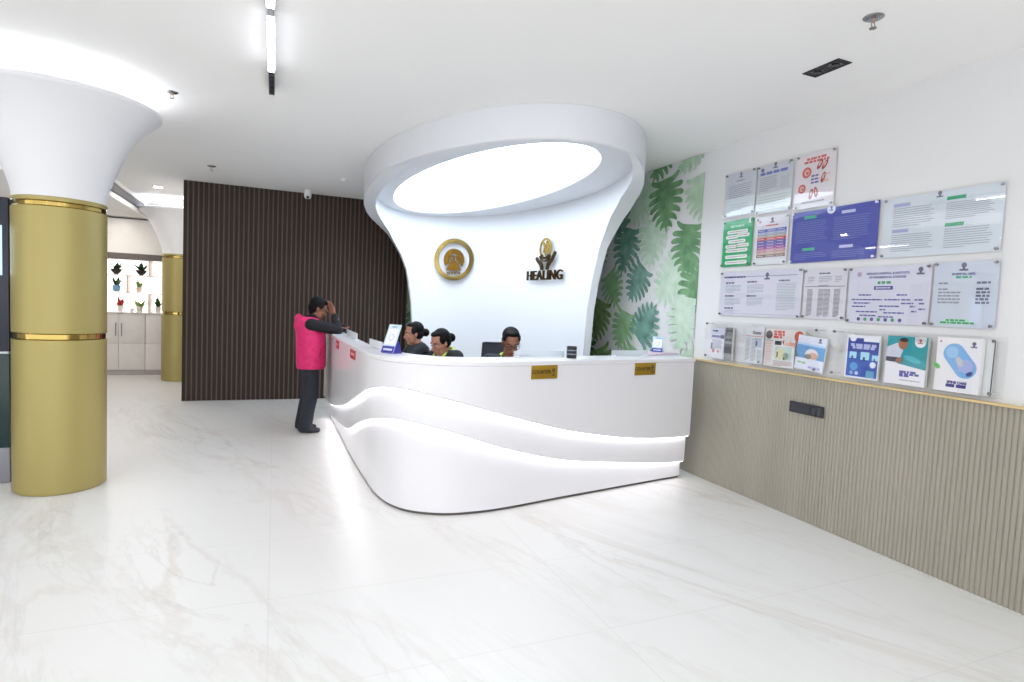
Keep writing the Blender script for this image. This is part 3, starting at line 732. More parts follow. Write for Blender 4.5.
def d_chart(b, w, h):
    BL = mat('5150a0', .5)
    b.text('HEALING HOSPITAL & INSTITUTE', .0205, (w*.49, h*.865, .0045), BL, bold=.0006); b.text('OF PARAMEDICAL SCIENCES', .0205, (w*.49, h*.80, .0045), BL, bold=.0006)
    b.disc((w*.14, h*.86), .018, .0045, mat('b9a3c0', .5), 16); logo(b, w*.87, h*.87, .05); words(b, w*.38, w*.58, h*.71, .018, mat('4ea878', .5), 32)
    b.rect(w*.34, h*.59, w*.57, h*.65, .0045, BL); words(b, w*.36, w*.55, h*.62, .008, PAPER, 33, .005)
    r = random.Random(3)
    for u0, u1, v in ((.15, .31, .50), (.62, .74, .50), (.06, .45, .42), (.48, .66, .42), (.68, .78, .42), (.83, .92, .42), (.09, .30, .36), (.68, .82, .36), (.88, .94, .36), (.07, .25, .30), (.42, .66, .31), (.78, .84, .31), (.43, .50, .25), (.80, .86, .23), (.88, .95, .27), (.13, .40, .21), (.48, .72, .20), (.18, .40, .145), (.42, .60, .13)):
        u = w*u0
        while u < w*u1-.006:
            ww = r.uniform(.016, .034); b.rect(u, h*v-.005, min(u+ww, w*u1), h*v+.005, .0045, mat('6563ad', .5)); u += ww+.005
    for i in range(7): b.disc((w*(.17+.085*i), h*.07+.004), .013, .0045, mat('4ea86a', .5) if i % 2 else mat('5a5a98', .5), 16)
def d_opd(b, w, h):
    logo(b, w*.47, h*.89, .05); b.text('HOSPITAL OPD', .019, (w*.47, h*.80, .0045), mat('4c4a94', .5), bold=.0007); words(b, w*.36, w*.60, h*.755, .014, mat('58b690', .5), 34)
    for i, v in enumerate((.67, .58, .53, .48, .43, .38)):
        words(b, w*.10, w*(.28 if i < 2 else .45), h*v, .010, INK, 35+i); words(b, w*.68, w*.88, h*v, .013, INKD, 45+i)
    b.rect(w*.24, h*.10, w*.62, h*.135, .0043, mat('b5e4c8', .5)); b.rect(w*.16, h*.06, w*.70, h*.10, .0043, mat('b5e4c8', .5))
    words(b, w*.26, w*.6, h*.118, .012, mat('3a9a70', .5), 51); words(b, w*.17, w*.69, h*.08, .012, mat('3a9a70', .5), 52)
poster('pale grey notice sheet at the top corner above the green poster', 4.362, 3.987, 2.522, 2.930, mat('cfd4df', .55), d_plain)
poster('grey notice with a blue heading above the colour table poster', 3.975, 3.590, 2.50, 2.926, mat('cfd2da', .55), d_ayush)
poster('white poster with red organ drawings at the top of the wall', 3.562, 3.195, 2.484, 2.924, mat('e4dde2', .55), d_cancer)
poster('green poster with white text bubbles beside the leaf wallpaper', 4.362, 3.987, 2.057, 2.495, GRN, d_green)
poster('poster with a rainbow coloured table between green and blue posters', 3.955, 3.597, 2.056, 2.476, PAPER, d_table)
poster('wide deep blue acrylic poster with pale text blocks', 3.57, 2.822, 2.052, 2.473, mat('3d47a8', .5), d_blue, so=mat('e6e8f4', .3))
poster('wide pale acrylic notice with green headings right of the blue poster', 2.797, 2.062, 2.048, 2.464, PAPERB, d_white)
poster('wide lilac notice with text columns under the green poster', 4.343, 3.421, 1.604, 2.020, mat('dcdbe8', .55), d_columns)
poster('narrow price list notice with dense grey columns', 3.412, 3.027, 1.607, 2.005, mat('dddae4', .55), d_list)
poster('lilac chart notice with rows of blue labels and coloured dots', 3.020, 2.432, 1.592, 2.003, mat('dad9e8', .55), d_chart)
poster('pale blue timings notice at the right end of the lowest row', 2.426, 2.055, 1.590, 2.009, mat('cdd5e4', .55), d_opd)

# ------------------------------------------------------------------ acrylic racks and booklets
def rack(y0, y1, label, mid=()):
    w = y0-y1; M = wallframe(y0, 1.19, 0)
    t = thing('acrylic_rack', label, 'rack', (DX, (y0+y1)/2, 1.19), 0, 'clear acrylic booklet racks on the wall')
    b = MB(); b.M = M; b.box((0, 0, .012), (w, .36, .016), .001, 1); obj('back_panel', b, ACR, t)
    b = MB(); b.M = M; b.box((0, .0, .084), (w, .34, .087), .001, 1); obj('front_panel', b, ACR, t)
    b = MB(); b.M = M; b.box((0, 0, .016), (w, .004, .084)); obj('bottom_panel', b, ACR, t)
    for u, v in ((.03, .03), (w-.03, .03), (.03, .335), (w-.03, .335), *mid):
        b = MB(); b.M = M; b.mat(mat('dfe2e4', .3)); b.cyl((u, v, 0), (u, v, .084), .003, seg=10); b.mat(STEEL); b.cyl((u, v, .087), (u, v, .097), .010, seg=14); obj('standoff', b, STEEL, t)
rack(4.44, 3.17, 'clear acrylic wall rack holding newspapers, beside the counter', ((.69, .03),))
rack(3.075, 1.985, 'clear acrylic wall rack holding hospital booklets, below the timings notice')
def booklet(label, y0, y1, z1, thick, base, draw, n0=.03, skew=0, name='booklet', cat='booklet', lean=.02, group='booklets in the wall racks', zb=1.197):
    w = y0-y1; h = z1-zb
    t = thing(name, label, cat, (DX-.04, (y0+y1)/2, zb), 0, group)
    M = wallframe(y0, zb, n0+thick) @ Matrix.Rotation(-lean, 4, 'X') @ Matrix.Rotation(skew, 4, 'Z')
    b = MB(); b.M = M; b.box((0, 0, -thick), (w, h, -.0012)); obj('pages', b, mat('e3e2df', .6), t)
    b = MB(); b.M = M; b.recalc = False; b.mat(base); b.box((0, 0, -.0012), (w, h, 0)); draw(b, w, h); obj('cover', b, None, t, 0)
A_ = .0008
def c_leaflet(b, w, h):
    b.rect(0, h*.78, w, h, A_, mat('cfd3e0', .6)); words(b, w*.12, w*.5, h*.9, .016, INKD, 1, A_*2); b.rect(w*.05, h*.68, w, h*.76, A_, mat('8e93b8', .6)); b.rect(w*.75, h*.66, w*.98, h*.78, A_*2, mat('777d92', .6))
    lines(b, w*.1, h*.3, w*.9, h*.62, 9, INK, 2, lay=A_); b.disc((w*.25, h*.25), .02, A_, mat('cf8f8c', .6)); b.disc((w*.6, h*.24), .015, A_, mat('d69f9a', .6)); b.rect(w*.04, h*.3, w*.16, h*.5, A_*2, mat('8a7f88', .6))
def c_dark(b, w, h):
    b.rect(0, h*.75, w, h, A_, mat('77797c', .6)); b.rect(0, h*.2, w, h*.5, A_, mat('5f6164', .6)); words(b, w*.2, w*.9, h*.9, .02, mat('3f4144', .6), 3, A_*2); words(b, w*.1, w*.9, h*.62, .02, mat('55585c', .6), 3, A_*2)
def c_news(b, w, h):
    b.text('Dinamo', .040, (w*.62, h*.84, A_), mat('2b2b2e', .6), bold=.001, sx=.75); b.rect(w*.03, h*.735, w*.97, h*.75, A_, mat('d05a4c', .6)); lines(b, w*.05, h*.06, w*.3, h*.7, 18, mat('9a9da2', .6), 4, lay=A_); lines(b, w*.36, h*.06, w*.64, h*.7, 18, mat('9a9da2', .6), 5, lay=A_); lines(b, w*.7, h*.06, w*.96, h*.4, 10, mat('9a9da2', .6), 6, lay=A_); b.rect(w*.55, h*.45, w*.9, h*.7, A_, mat('a9b3c2', .6)); b.rect(w*.6, h*.48, w*.68, h*.62, A_*2, mat('4b5470', .6))
def c_tab(b, w, h):
    b.rect(0, h*.70, w, h, A_, mat('dcd8d6', .6)); b.disc((w*.10, h*.84), .036, A_*2, mat('5a4a4c', .6)); b.disc((w*.86, h*.84), .045, A_*2, mat('c9532f', .6)); b.disc((w*.9, h*.82), .022, A_*3, mat('5c2e22', .6))
    for i, v in enumerate((.93, .86, .79)): words(b, w*.22, w*.50, h*v, .018, mat('cf4a3c', .6), 60+i, A_*2)
    b.rect(w*.02, h*.685, w*.98, h*.70, A_*2, mat('4a4a50', .6)); lines(b, w*.03, h*.05, w*.18, h*.66, 14, mat('d98a80', .6), 7, lay=A_)
    lines(b, w*.25, h*.05, w*.98, h*.62, 16, mat('a2a5aa', .6), 8, lay=A_)
def c_today(b, w, h):
    words(b, w*.08, w*.42, h*.88, .034, mat('2d2f33', .6), 9, A_); b.text('Today', .055, (w*.72, h*.885, A_), mat('e08a72', .6), bold=.002)
    b.rect(w*.12, h*.28, w*.88, h*.76, A_, mat('b9cbc6', .6)); b.disc((w*.35, h*.48), .05, A_*2, mat('d6d3a8', .6)); b.disc((w*.62, h*.42), .03, A_*2, mat('8aa08e', .6)); b.rect(w*.2, h*.36, w*.26, h*.56, A_*3, mat('3c4048', .6)); b.rect(w*.52, h*.28, w*.58, h*.38, A_*3, mat('30343c', .6))
    lines(b, w*.05, h*.04, w*.95, h*.24, 6, mat('b8a0a8', .6), 10, lay=A_)
def c_cradle(b, w, h):
    b.rect(0, 0, w, h, A_, mat('dfe3f2', .4)); b.rect(0, h*.34, w, h*.72, A_*2, mat('6fa3d6', .4)); b.rect(0, h*.72, w, h*.78, A_*2, mat('b9d3ee', .4)); b.disc((w*.56, h*.47), .06, A_*3, mat('e6e2e0', .4), 20, .045); b.disc((w*.62, h*.44), .042, A_*4, mat('d9ab98', .4), 20, .026); b.disc((w*.45, h*.40), .03, A_*5, mat('8d8f7c', .4), 16, .02)
    words(b, w*.1, w*.4, h*.2, .016, mat('9fcf9a', .4), 11, A_*2); words(b, w*.5, w*.9, h*.1, .016, mat('a9a2d8', .4), 12, A_*2); logo(b, w*.78, h*.89, .035, A_*2); b.poly([(0, h*.5, A_*6), (w*.12, h*.34, A_*6), (0, h*.34, A_*6)])
def c_blue(b, w, h):
    b.mat(mat('2546a0', .35)); b.rect(w*.05, h*.04, w*.97, h*.93, A_, mat('2a58b4', .35)); b.rect(w*.05, h*.60, w*.97, h*.93, A_*2, mat('2c3f9c', .35)); b.disc((w*.2, h*.93), .026, A_*3, mat('eef0f6', .4)); b.rect(w*.52, h*.86, w*.97, h*.94, A_*3, mat('eef0f6', .4))
    words(b, w*.14, w*.9, h*.77, .020, mat('b9c0ea', .4), 13, A_*4); words(b, w*.2, w*.86, h*.71, .018, mat('b9c0ea', .4), 14, A_*4)
    for u, v, s in ((.12, .46, .055), (.46, .44, .065), (.80, .44, .045)): b.rect(w*u, h*v, w*u+s, h*v+s*.85, A_*3, mat('a8dcf0', .4)); b.rect(w*u+s*.3, h*v-.01, w*u+s*.55, h*v+s*.3, A_*4, mat('35406c', .4))
    b.disc((w*.28, h*.27), .03, A_*3, mat('4f9ad8', .4)); b.disc((w*.22, h*.12), .014, A_*3, mat('8fb0e0', .4)); b.disc((w*.38, h*.12), .014, A_*3, mat('c4d2f0', .4)); b.rect(w*.66, h*.05, w*.9, h*.2, A_*3, mat('5aa0c8', .4)); b.disc((w*.84, h*.34), .022, A_*3, mat('dfe8f4', .4))
def c_teal(b, w, h):
    b.rect(0, h*.34, w, h, A_, mat('2f9aa4', .4)); b.mat(mat('eceaf0', .4)); b.poly([(0, 0, A_*6), (w, 0, A_*6), (w, h*.34, A_*6), (0, h*.47, A_*6)])
    b.mat(mat('cfd4e2', .5)); b.poly([(0, h*.45, A_*2), (w*.30, h*.42, A_*2), (w*.42, h*.72, A_*2), (w*.26, h*.86, A_*2), (.0, h*.76, A_*2)])
    b.disc((w*.40, h*.84), .030, A_*3, mat('a9714f', .5), 18, .036); b.disc((w*.42, h*.925), .030, A_*4, mat('2a2326', .5), 16, .014); b.disc((w*.34, h*.50), .026, A_*4, mat('9c6a50', .5), 14, .018, .4); b.rect(0, h*.46, w*.30, h*.56, A_*3, mat('4a4450', .5))
    b.disc((w*.66, h*.54), .06, A_*2, mat('57b4c2', .5), 20, .018, -.3)
    b.disc((w*.82, h*.90), .036, A_*3, mat('f0eef2', .4)); b.rect(w*.82-.036, h*.90, w*.82+.036, h, A_*3, mat('f0eef2', .4)); logo(b, w*.82, h*.9, .03, A_*4, mat('b06a74', .5))
    words(b, w*.38, w*.78, h*.27, .014, mat('5250a0', .4), 15, A_*7); words(b, w*.38, w*.9, h*.225, .014, mat('5250a0', .4), 16, A_*7); words(b, w*.38, w*.62, h*.185, .012, mat('5250a0', .4), 17, A_*7); words(b, w*.4, w*.9, h*.1, .006, INK, 18, A_*7)
def c_eye(b, w, h):
    b.mat(mat('7fb4e6', .4)); c = Vector((w*.54, h*.58)); d = Vector((.62, -.78)).normalized()*.055; n = Vector((d.y, -d.x)).normalized(); P = []
    rr = .062
    for i in range(24):
        a = 2*PI*i/24; q = Vector((math.cos(a)*rr, math.sin(a)*rr)); s = d if q.dot(d) > 0 else -d; P.append((c.x+q.x+s.x, c.y+q.y+s.y, A_))
    b.poly(P); b.disc((c.x+.034, c.y-.03), .045, A_*2, mat('a9b4e2', .4), 18, .04); b.disc((c.x-.045, c.y+.05), .036, A_*2, mat('9ac8f0', .4), 18); b.disc((c.x+.06, c.y-.075), .02, A_*3, mat('4a4f92', .4), 14, .012, .6); b.disc((c.x, c.y-.005), .018, A_*3, mat('c9c7d2', .4), 14, .034, .5)
    b.disc((w*.03, h*.46), .024, A_*2, mat('6abf6a', .4), 16, .014, -.6); b.disc((w*.08, h*.92), .007, A_, mat('c39ab0', .4), 10); logo(b, w*.82, h*.87, .035, A_)
    b.text('SPINE CARE', .021, (w*.52, h*.175, A_), mat('3c3a86', .4), bold=.0015); words(b, w*.28, w*.78, h*.115, .020, mat('3c3a86', .4), 19, A_)
booklet('pale leaflet in the newspaper rack beside the leaf wallpaper', 4.405, 4.228, 1.487, .012, mat('dfdfe6', .6), c_leaflet, name='leaflet', cat='leaflet', group='papers in the newspaper rack')
booklet('narrow grey booklet seen edge on next to the pale leaflet', 4.208, 4.115, 1.497, .02, mat('8f9194', .6), c_dark, group='papers in the newspaper rack')
booklet('grey newspaper with a thin red line under its title', 3.972, 3.762, 1.520, .008, mat('d3d6da', .6), c_news, name='newspaper', cat='newspaper', group='papers in the newspaper rack')
booklet('colourful newspaper with an orange picture in its top corner', 3.752, 3.352, 1.512, .008, mat('d9d8d8', .6), c_tab, .022, name='newspaper', cat='newspaper', group='papers in the newspaper rack')
booklet('smaller front newspaper with an orange title word, before the colourful one', 3.64, 3.42, 1.425, .006, mat('dcdedd', .6), c_today, .048, .01, name='newspaper', cat='newspaper', group='papers in the newspaper rack')
booklet('pale blue booklet with a cradled hand picture, tilted in the rack', 3.398, 3.14, 1.485, .014, mat('e2e5f2', .4), c_cradle, .058, -.09, name='booklet', group='papers in the newspaper rack', zb=1.2185)
booklet('white edged blue booklet with small square pictures', 2.976, 2.722, 1.508, .016, mat('e9ebf2', .4), c_blue)
booklet('teal booklet with a doctor picture over a white lower half', 2.668, 2.402, 1.520, .022, mat('e9ebf2', .4), c_teal)
booklet('white booklet with a blue capsule shaped picture', 2.342, 2.090, 1.532, .03, mat('eeedf2', .4), c_eye)
booklet('thin dark backed booklet behind the white capsule booklet', 2.20, 2.042, 1.527, .006, mat('d9dddf', .5), lambda b, w, h: b.rect(w-.007, 0, w, h, A_, mat('4a565a', .5)), .018)
# black plate on the wainscot
t = thing('socket_plate', 'black wall plate with a small round socket on the fluted wainscot', 'wall plate', (DX-.03, 3.29, .895))
M = wallframe(3.446, .851, .0275)
b = MB(); b.M = M; b.box((0, 0, 0), (.316, .088, .010), .003); obj('plate', b, mat('25262c', .35), t)
b = MB(); b.M = M; b.box((.02, .012, .010), (.20, .076, .013), .002); obj('blank_module', b, mat('2f3038', .3), t)
b = MB(); b.M = M; b.cyl((.235, .044, .010), (.235, .044, .014), .022, seg=20); b.box((.268, .014, .010), (.305, .074, .014), .002); obj('socket', b, mat('3a3b44', .3), t)

# ------------------------------------------------------------------ ceiling fittings
def sprinkler(x, y, s, label):
    t = thing('fire_sprinkler', label, 'sprinkler', (x, y, HC), 0, 'fire sprinklers in the ceiling')
    b = MB(); b.lathe([(.012*s, 0), (.056*s, 0), (.056*s, -.003), (.046*s, -.008), (.022*s, -.010), (.012*s, -.010)], (x, y, HC), 28); obj('escutcheon', b, STEEL, t)
    b = MB(); b.cyl((x, y, HC-.002), (x, y, HC-.03*s), .011*s, seg=14)
    for sg in (1, -1): b.tube([(x+sg*.010*s, y, HC-.03*s), (x+sg*.016*s, y, HC-.045*s), (x+sg*.004*s, y, HC-.062*s)], .003*s, 8)
    obj('body', b, mat('b09a8a', .3, .8), t)
    b = MB(); b.cyl((x, y, HC-.062*s), (x, y, HC-.066*s), .020*s, seg=20); obj('deflector', b, mat('9c948e', .3, .9), t)
sprinkler(2.90, 2.21, .9, 'round fire sprinkler in the ceiling above the poster wall')
sprinkler(-.80, 5.5, .8, 'fire sprinkler in the ceiling close to the big gold column')
sprinkler(-.77, 8.36, .9, 'fire sprinkler in the ceiling above the wood slat wall')
t = thing('twin_spotlight', 'black recessed twin spotlight in the ceiling above the posters', 'spotlight', (3.23, 2.765, HC))
b = MB()
x0, x1, y0, y1 = 3.174, 3.294, 2.632, 2.895
for a, c in (((x0, y0, HC-.006), (x1, y0+.008, HC)), ((x0, y1-.008, HC-.006), (x1, y1, HC)), ((x0, y0, HC-.006), (x0+.008, y1, HC)), ((x1-.008, y0, HC-.006), (x1, y1, HC))): b.box(a, c)
obj('trim', b, BLACK, t)
b = MB(); b.box((x0+.004, y0+.004, HC-.002), (x1-.004, y1-.004, HC-.0005)); obj('housing', b, mat('0b0b0c', .5), t)
for yy in (2.70, 2.83):
    b = MB(); b.lathe([(0, -.004), (.030, -.004), (.044, -.008), (.046, -.003), (.040, -.002)], (3.234, yy, HC), 28); b.mat(mat('8a8d92', .2, .8)); b.cyl((3.234, yy, HC-.006), (3.234, yy, HC-.009), .022, seg=18); obj('lamp', b, mat('1a1a1c', .25), t)
t = thing('smoke_detector', 'small white round smoke detector on the ceiling left of the canopy', 'detector', (.832, 8.17, HC))
b = MB(); b.lathe([(.05, 0), (.055, -.01), (.05, -.028), (.03, -.04), (0, -.042)], (.832, 8.17, HC), 28); obj('body', b, mat('f2f2f2', .4), t)
b = MB(); b.lathe([(.0535, -.012), (.056, -.014), (.0535, -.017)], (.832, 8.17, HC), 28); obj('vent_ring', b, mat('cfcfd2', .5), t)
t = thing('security_camera', 'small white security camera at the top of the wood slat wall', 'camera', (.43, 9.3, HC))
b = MB(); b.lathe([(0, 0), (.05, 0), (.05, -.012), (.042, -.018), (0, -.018)], (.43, 9.30, HC), 24); obj('mount', b, mat('eeeeee', .4), t)
b = MB(); b.lathe([(.045, -.018), (.055, -.05), (.052, -.10), (.036, -.13), (.0, -.135)], (.43, 9.30, HC), 28); obj('housing', b, mat('e9e9ea', .35), t)
b = MB(); b.ball((.43, 9.265, HC-.112), .024, 16); obj('lens', b, mat('101014', .1), t)
def downlight(x, y, z, label):
    t = thing('downlight', label, 'ceiling light', (x, y, z), 0, 'round recessed downlights of the passage')
    b = MB(); b.lathe([(.055, -.001), (.085, -.001), (.083, -.008), (.060, -.006)], (x, y, z), 32, True); obj('rim', b, mat('b9b2ae', .3, .6), t)
    b = MB(); b.cyl((x, y, z-.004), (x, y, z-.001), .055, seg=28); obj('diffuser', b, mat('fffaf2', .5, 0, 150), t)
downlight(-1.71, 10.54, HC, 'round recessed downlight in the passage ceiling beside the far column')
downlight(-2.75, 11.9, 2.93, 'round recessed downlight in the lowered ceiling above the plant niche')

def lamp(x, ya, yb, t):
    b = MB(); b.box((x-.022, ya, HC-.062), (x+.022, yb, HC-.031), .003); ho = obj('linear_lamp', b, mat('eceef6', .5, 0, .9), t)
    b = MB(); b.box((x-.019, ya+.01, HC-.066), (x+.019, yb-.01, HC-.0622), .001); obj('diffuser', b, mat('f3f5ff', .5, 0, LAMP), ho)
LAMP = 15
downlight(-1.95, 7.7, HC, 'added fill downlight, unseen behind the white flared top of the big column')  # added out-of-sight light that brightens the passage
# linear track light, running on towards the entrance
t = thing('track_light', 'long black ceiling track with a glowing linear lamp and a spot module', 'track light', (-.05, 2.5, HC))
TX = -.05
b = MB(); b.box((TX-.017, -2.6, HC-.03), (TX+.017, 5.0, HC), .003); obj('track', b, mat('2a2b33', .4), t)
for ya, yb in ((3.66, 4.46), (2.2, 3.5), (.7, 2.0), (-.8, .5), (-2.4, -1.0)):
    lamp(TX, ya, yb, t)
b = MB(); b.box((TX-.02, 4.56, HC-.055), (TX+.02, 4.98, HC-.03), .004)
for i in range(4):
    yy = 4.62+i*.095; b.mat(mat('9a9db0', .2, .7)); b.cyl((TX, yy, HC-.0545), (TX, yy, HC-.0575), .015, seg=14); b.mat(mat('fffaf4', .5, 0, 150)); b.cyl((TX, yy, HC-.0576), (TX, yy, HC-.0582), .009, seg=12)
obj('spot_module', b, mat('23242c', .35), t)
t = thing('track_light', 'second ceiling track with a glowing linear lamp parallel to the poster wall', 'track light', (1.9, 0, HC))
T2 = 1.9
b = MB(); b.box((T2-.017, -2.6, HC-.03), (T2+.017, 1.35, HC), .003); obj('track', b, mat('2a2b33', .4), t)
for ya, yb in ((-2.5, -1.5),):
    lamp(T2, ya, yb, t)

t = thing('track_light', 'added unseen ceiling track of linear fill lamps on the far side of the gold columns', 'track light', (-3.6, 0, HC))  # added off-frame track, lifts the light on the left floor and ceiling
b = MB(); b.box((-3.617, -2.6, HC-.03), (-3.583, 8.55, HC), .003); obj('track', b, mat('2a2b33', .4), t)
for ya, yb in ((-2.5, -.5), (-.3, 1.8), (2.0, 4.1), (4.4, 6.5), (6.7, 8.5)):
    lamp(-3.6, ya, yb, t)

# ------------------------------------------------------------------ people
SKIN = noisy('skin_brown', '8a5a42', '9a6850', 30, .55); SKINL = noisy('skin_tan', 'a8735a', 'b8846a', 30, .55)
HAIR = noisy('black_hair', '080709', '100e10', 40, .7, 0, (1, 1, 4), spec=.2)
BLAZER = noisy('black_blazer', '16171c', '22242b', 60, .8)
LIME = mat('b9cf52', .7)
class Rig:   # a head frame: x forward, y to the figure's left, z up
    def __init__(s, c, yaw=0, pitch=0, k=1): s.M = Matrix.Translation(c) @ Matrix.Rotation(yaw, 4, 'Z') @ Matrix.Rotation(pitch, 4, 'Y') @ Matrix.Scale(k, 4)
    def p(s, x, y, z): return s.M @ Vector((x, y, z))
def add_head(b, R):
    keep = b.M; b.M = R.M
    b.ball((-.012, 0, .035), (.097, .076, .092), 20); b.ball((.022, 0, -.035), (.070, .060, .080), 18)
    b.ball((.052, 0, -.095), (.030, .032, .024), 14); b.ball((.030, .03, -.075), (.045, .032, .035), 12); b.ball((.030, -.03, -.075), (.045, .032, .035), 12)
    b.ball((.078, 0, .028), (.016, .050, .016), 12)
    b.cap((.086, 0, .010), (.108, 0, -.034), .009, .013, 10); b.ball((.098, .012, -.036), .009, 8); b.ball((.098, -.012, -.036), .009, 8)
    b.ball((.086, 0, -.062), (.012, .024, .006), 10); b.ball((.084, 0, -.073), (.012, .020, .007), 10)
    for s in (1, -1):
        b.ball((-.005, s*.076, -.008), (.020, .009, .032), 12); b.ball((.066, s*.040, -.03), (.020, .018, .018), 10)
    b.M = keep
def add_face(R, parent, k=1):
    for s in (1, -1):
        b = MB(); b.M = R.M; b.ball((.079, s*.031, .003), (.011, .013, .005), 12); e = obj('eye', b, mat('c9beb4', .4), parent, local=True)
        b = MB(); b.M = R.M; b.ball((.087, s*.031, .003), (.005, .008, .0052), 10); obj('iris', b, mat('1c120e', .2), e, local=True)
        b = MB(); b.M = R.M; b.tube([(.086, s*.014, .024), (.088, s*.030, .030), (.078, s*.050, .024)], .0045, 6); obj('eyebrow', b, HAIR, parent, local=True)
    b = MB(); b.M = R.M; b.ball((.093, 0, -.064), (.007, .022, .004), 10); b.ball((.091, 0, -.072), (.007, .018, .005), 10)
    obj('lips', b, mat('7d4238', .5), parent, local=True)
def add_hand(b, wrist, fdir, side, curl=.5, k=1.0, thumb=1):
    # fdir: direction of the fingers, side: direction across the knuckles towards the thumb
    w = Vector(wrist); f = Vector(fdir).normalized(); s = Vector(side); s = (s - f*s.dot(f)).normalized(); n = f.cross(s).normalized()
    for i in range(4):
        o = s*(.030-.020*i)*k
        b.cap(w+f*.012*k+o*.6, w+f*.085*k+o, .013*k, .0115*k, 8)
        L = (.040, .045, .042, .032)[i]*k; p = w+f*.088*k+o; d = f
        for j in range(3):
            d = (d + n*curl*(.35+.2*j)).normalized(); q = p+d*L*(1, .72, .55)[j]; b.cap(p, q, .0088*k, .0078*k, 8); p = q
    p = w+f*.022*k+s*.022*k; d = (f*.6+s*.8).normalized(); q = p+d*.042*k; b.cap(p, q, .012*k, .0105*k, 8)
    d2 = (f*.9+s*.25+n*.3).normalized(); r_ = q+d2*.034*k; b.cap(q, r_, .010*k, .009*k, 8); b.cap(r_, r_+d2*.022*k, .0088*k, .0078*k, 8)

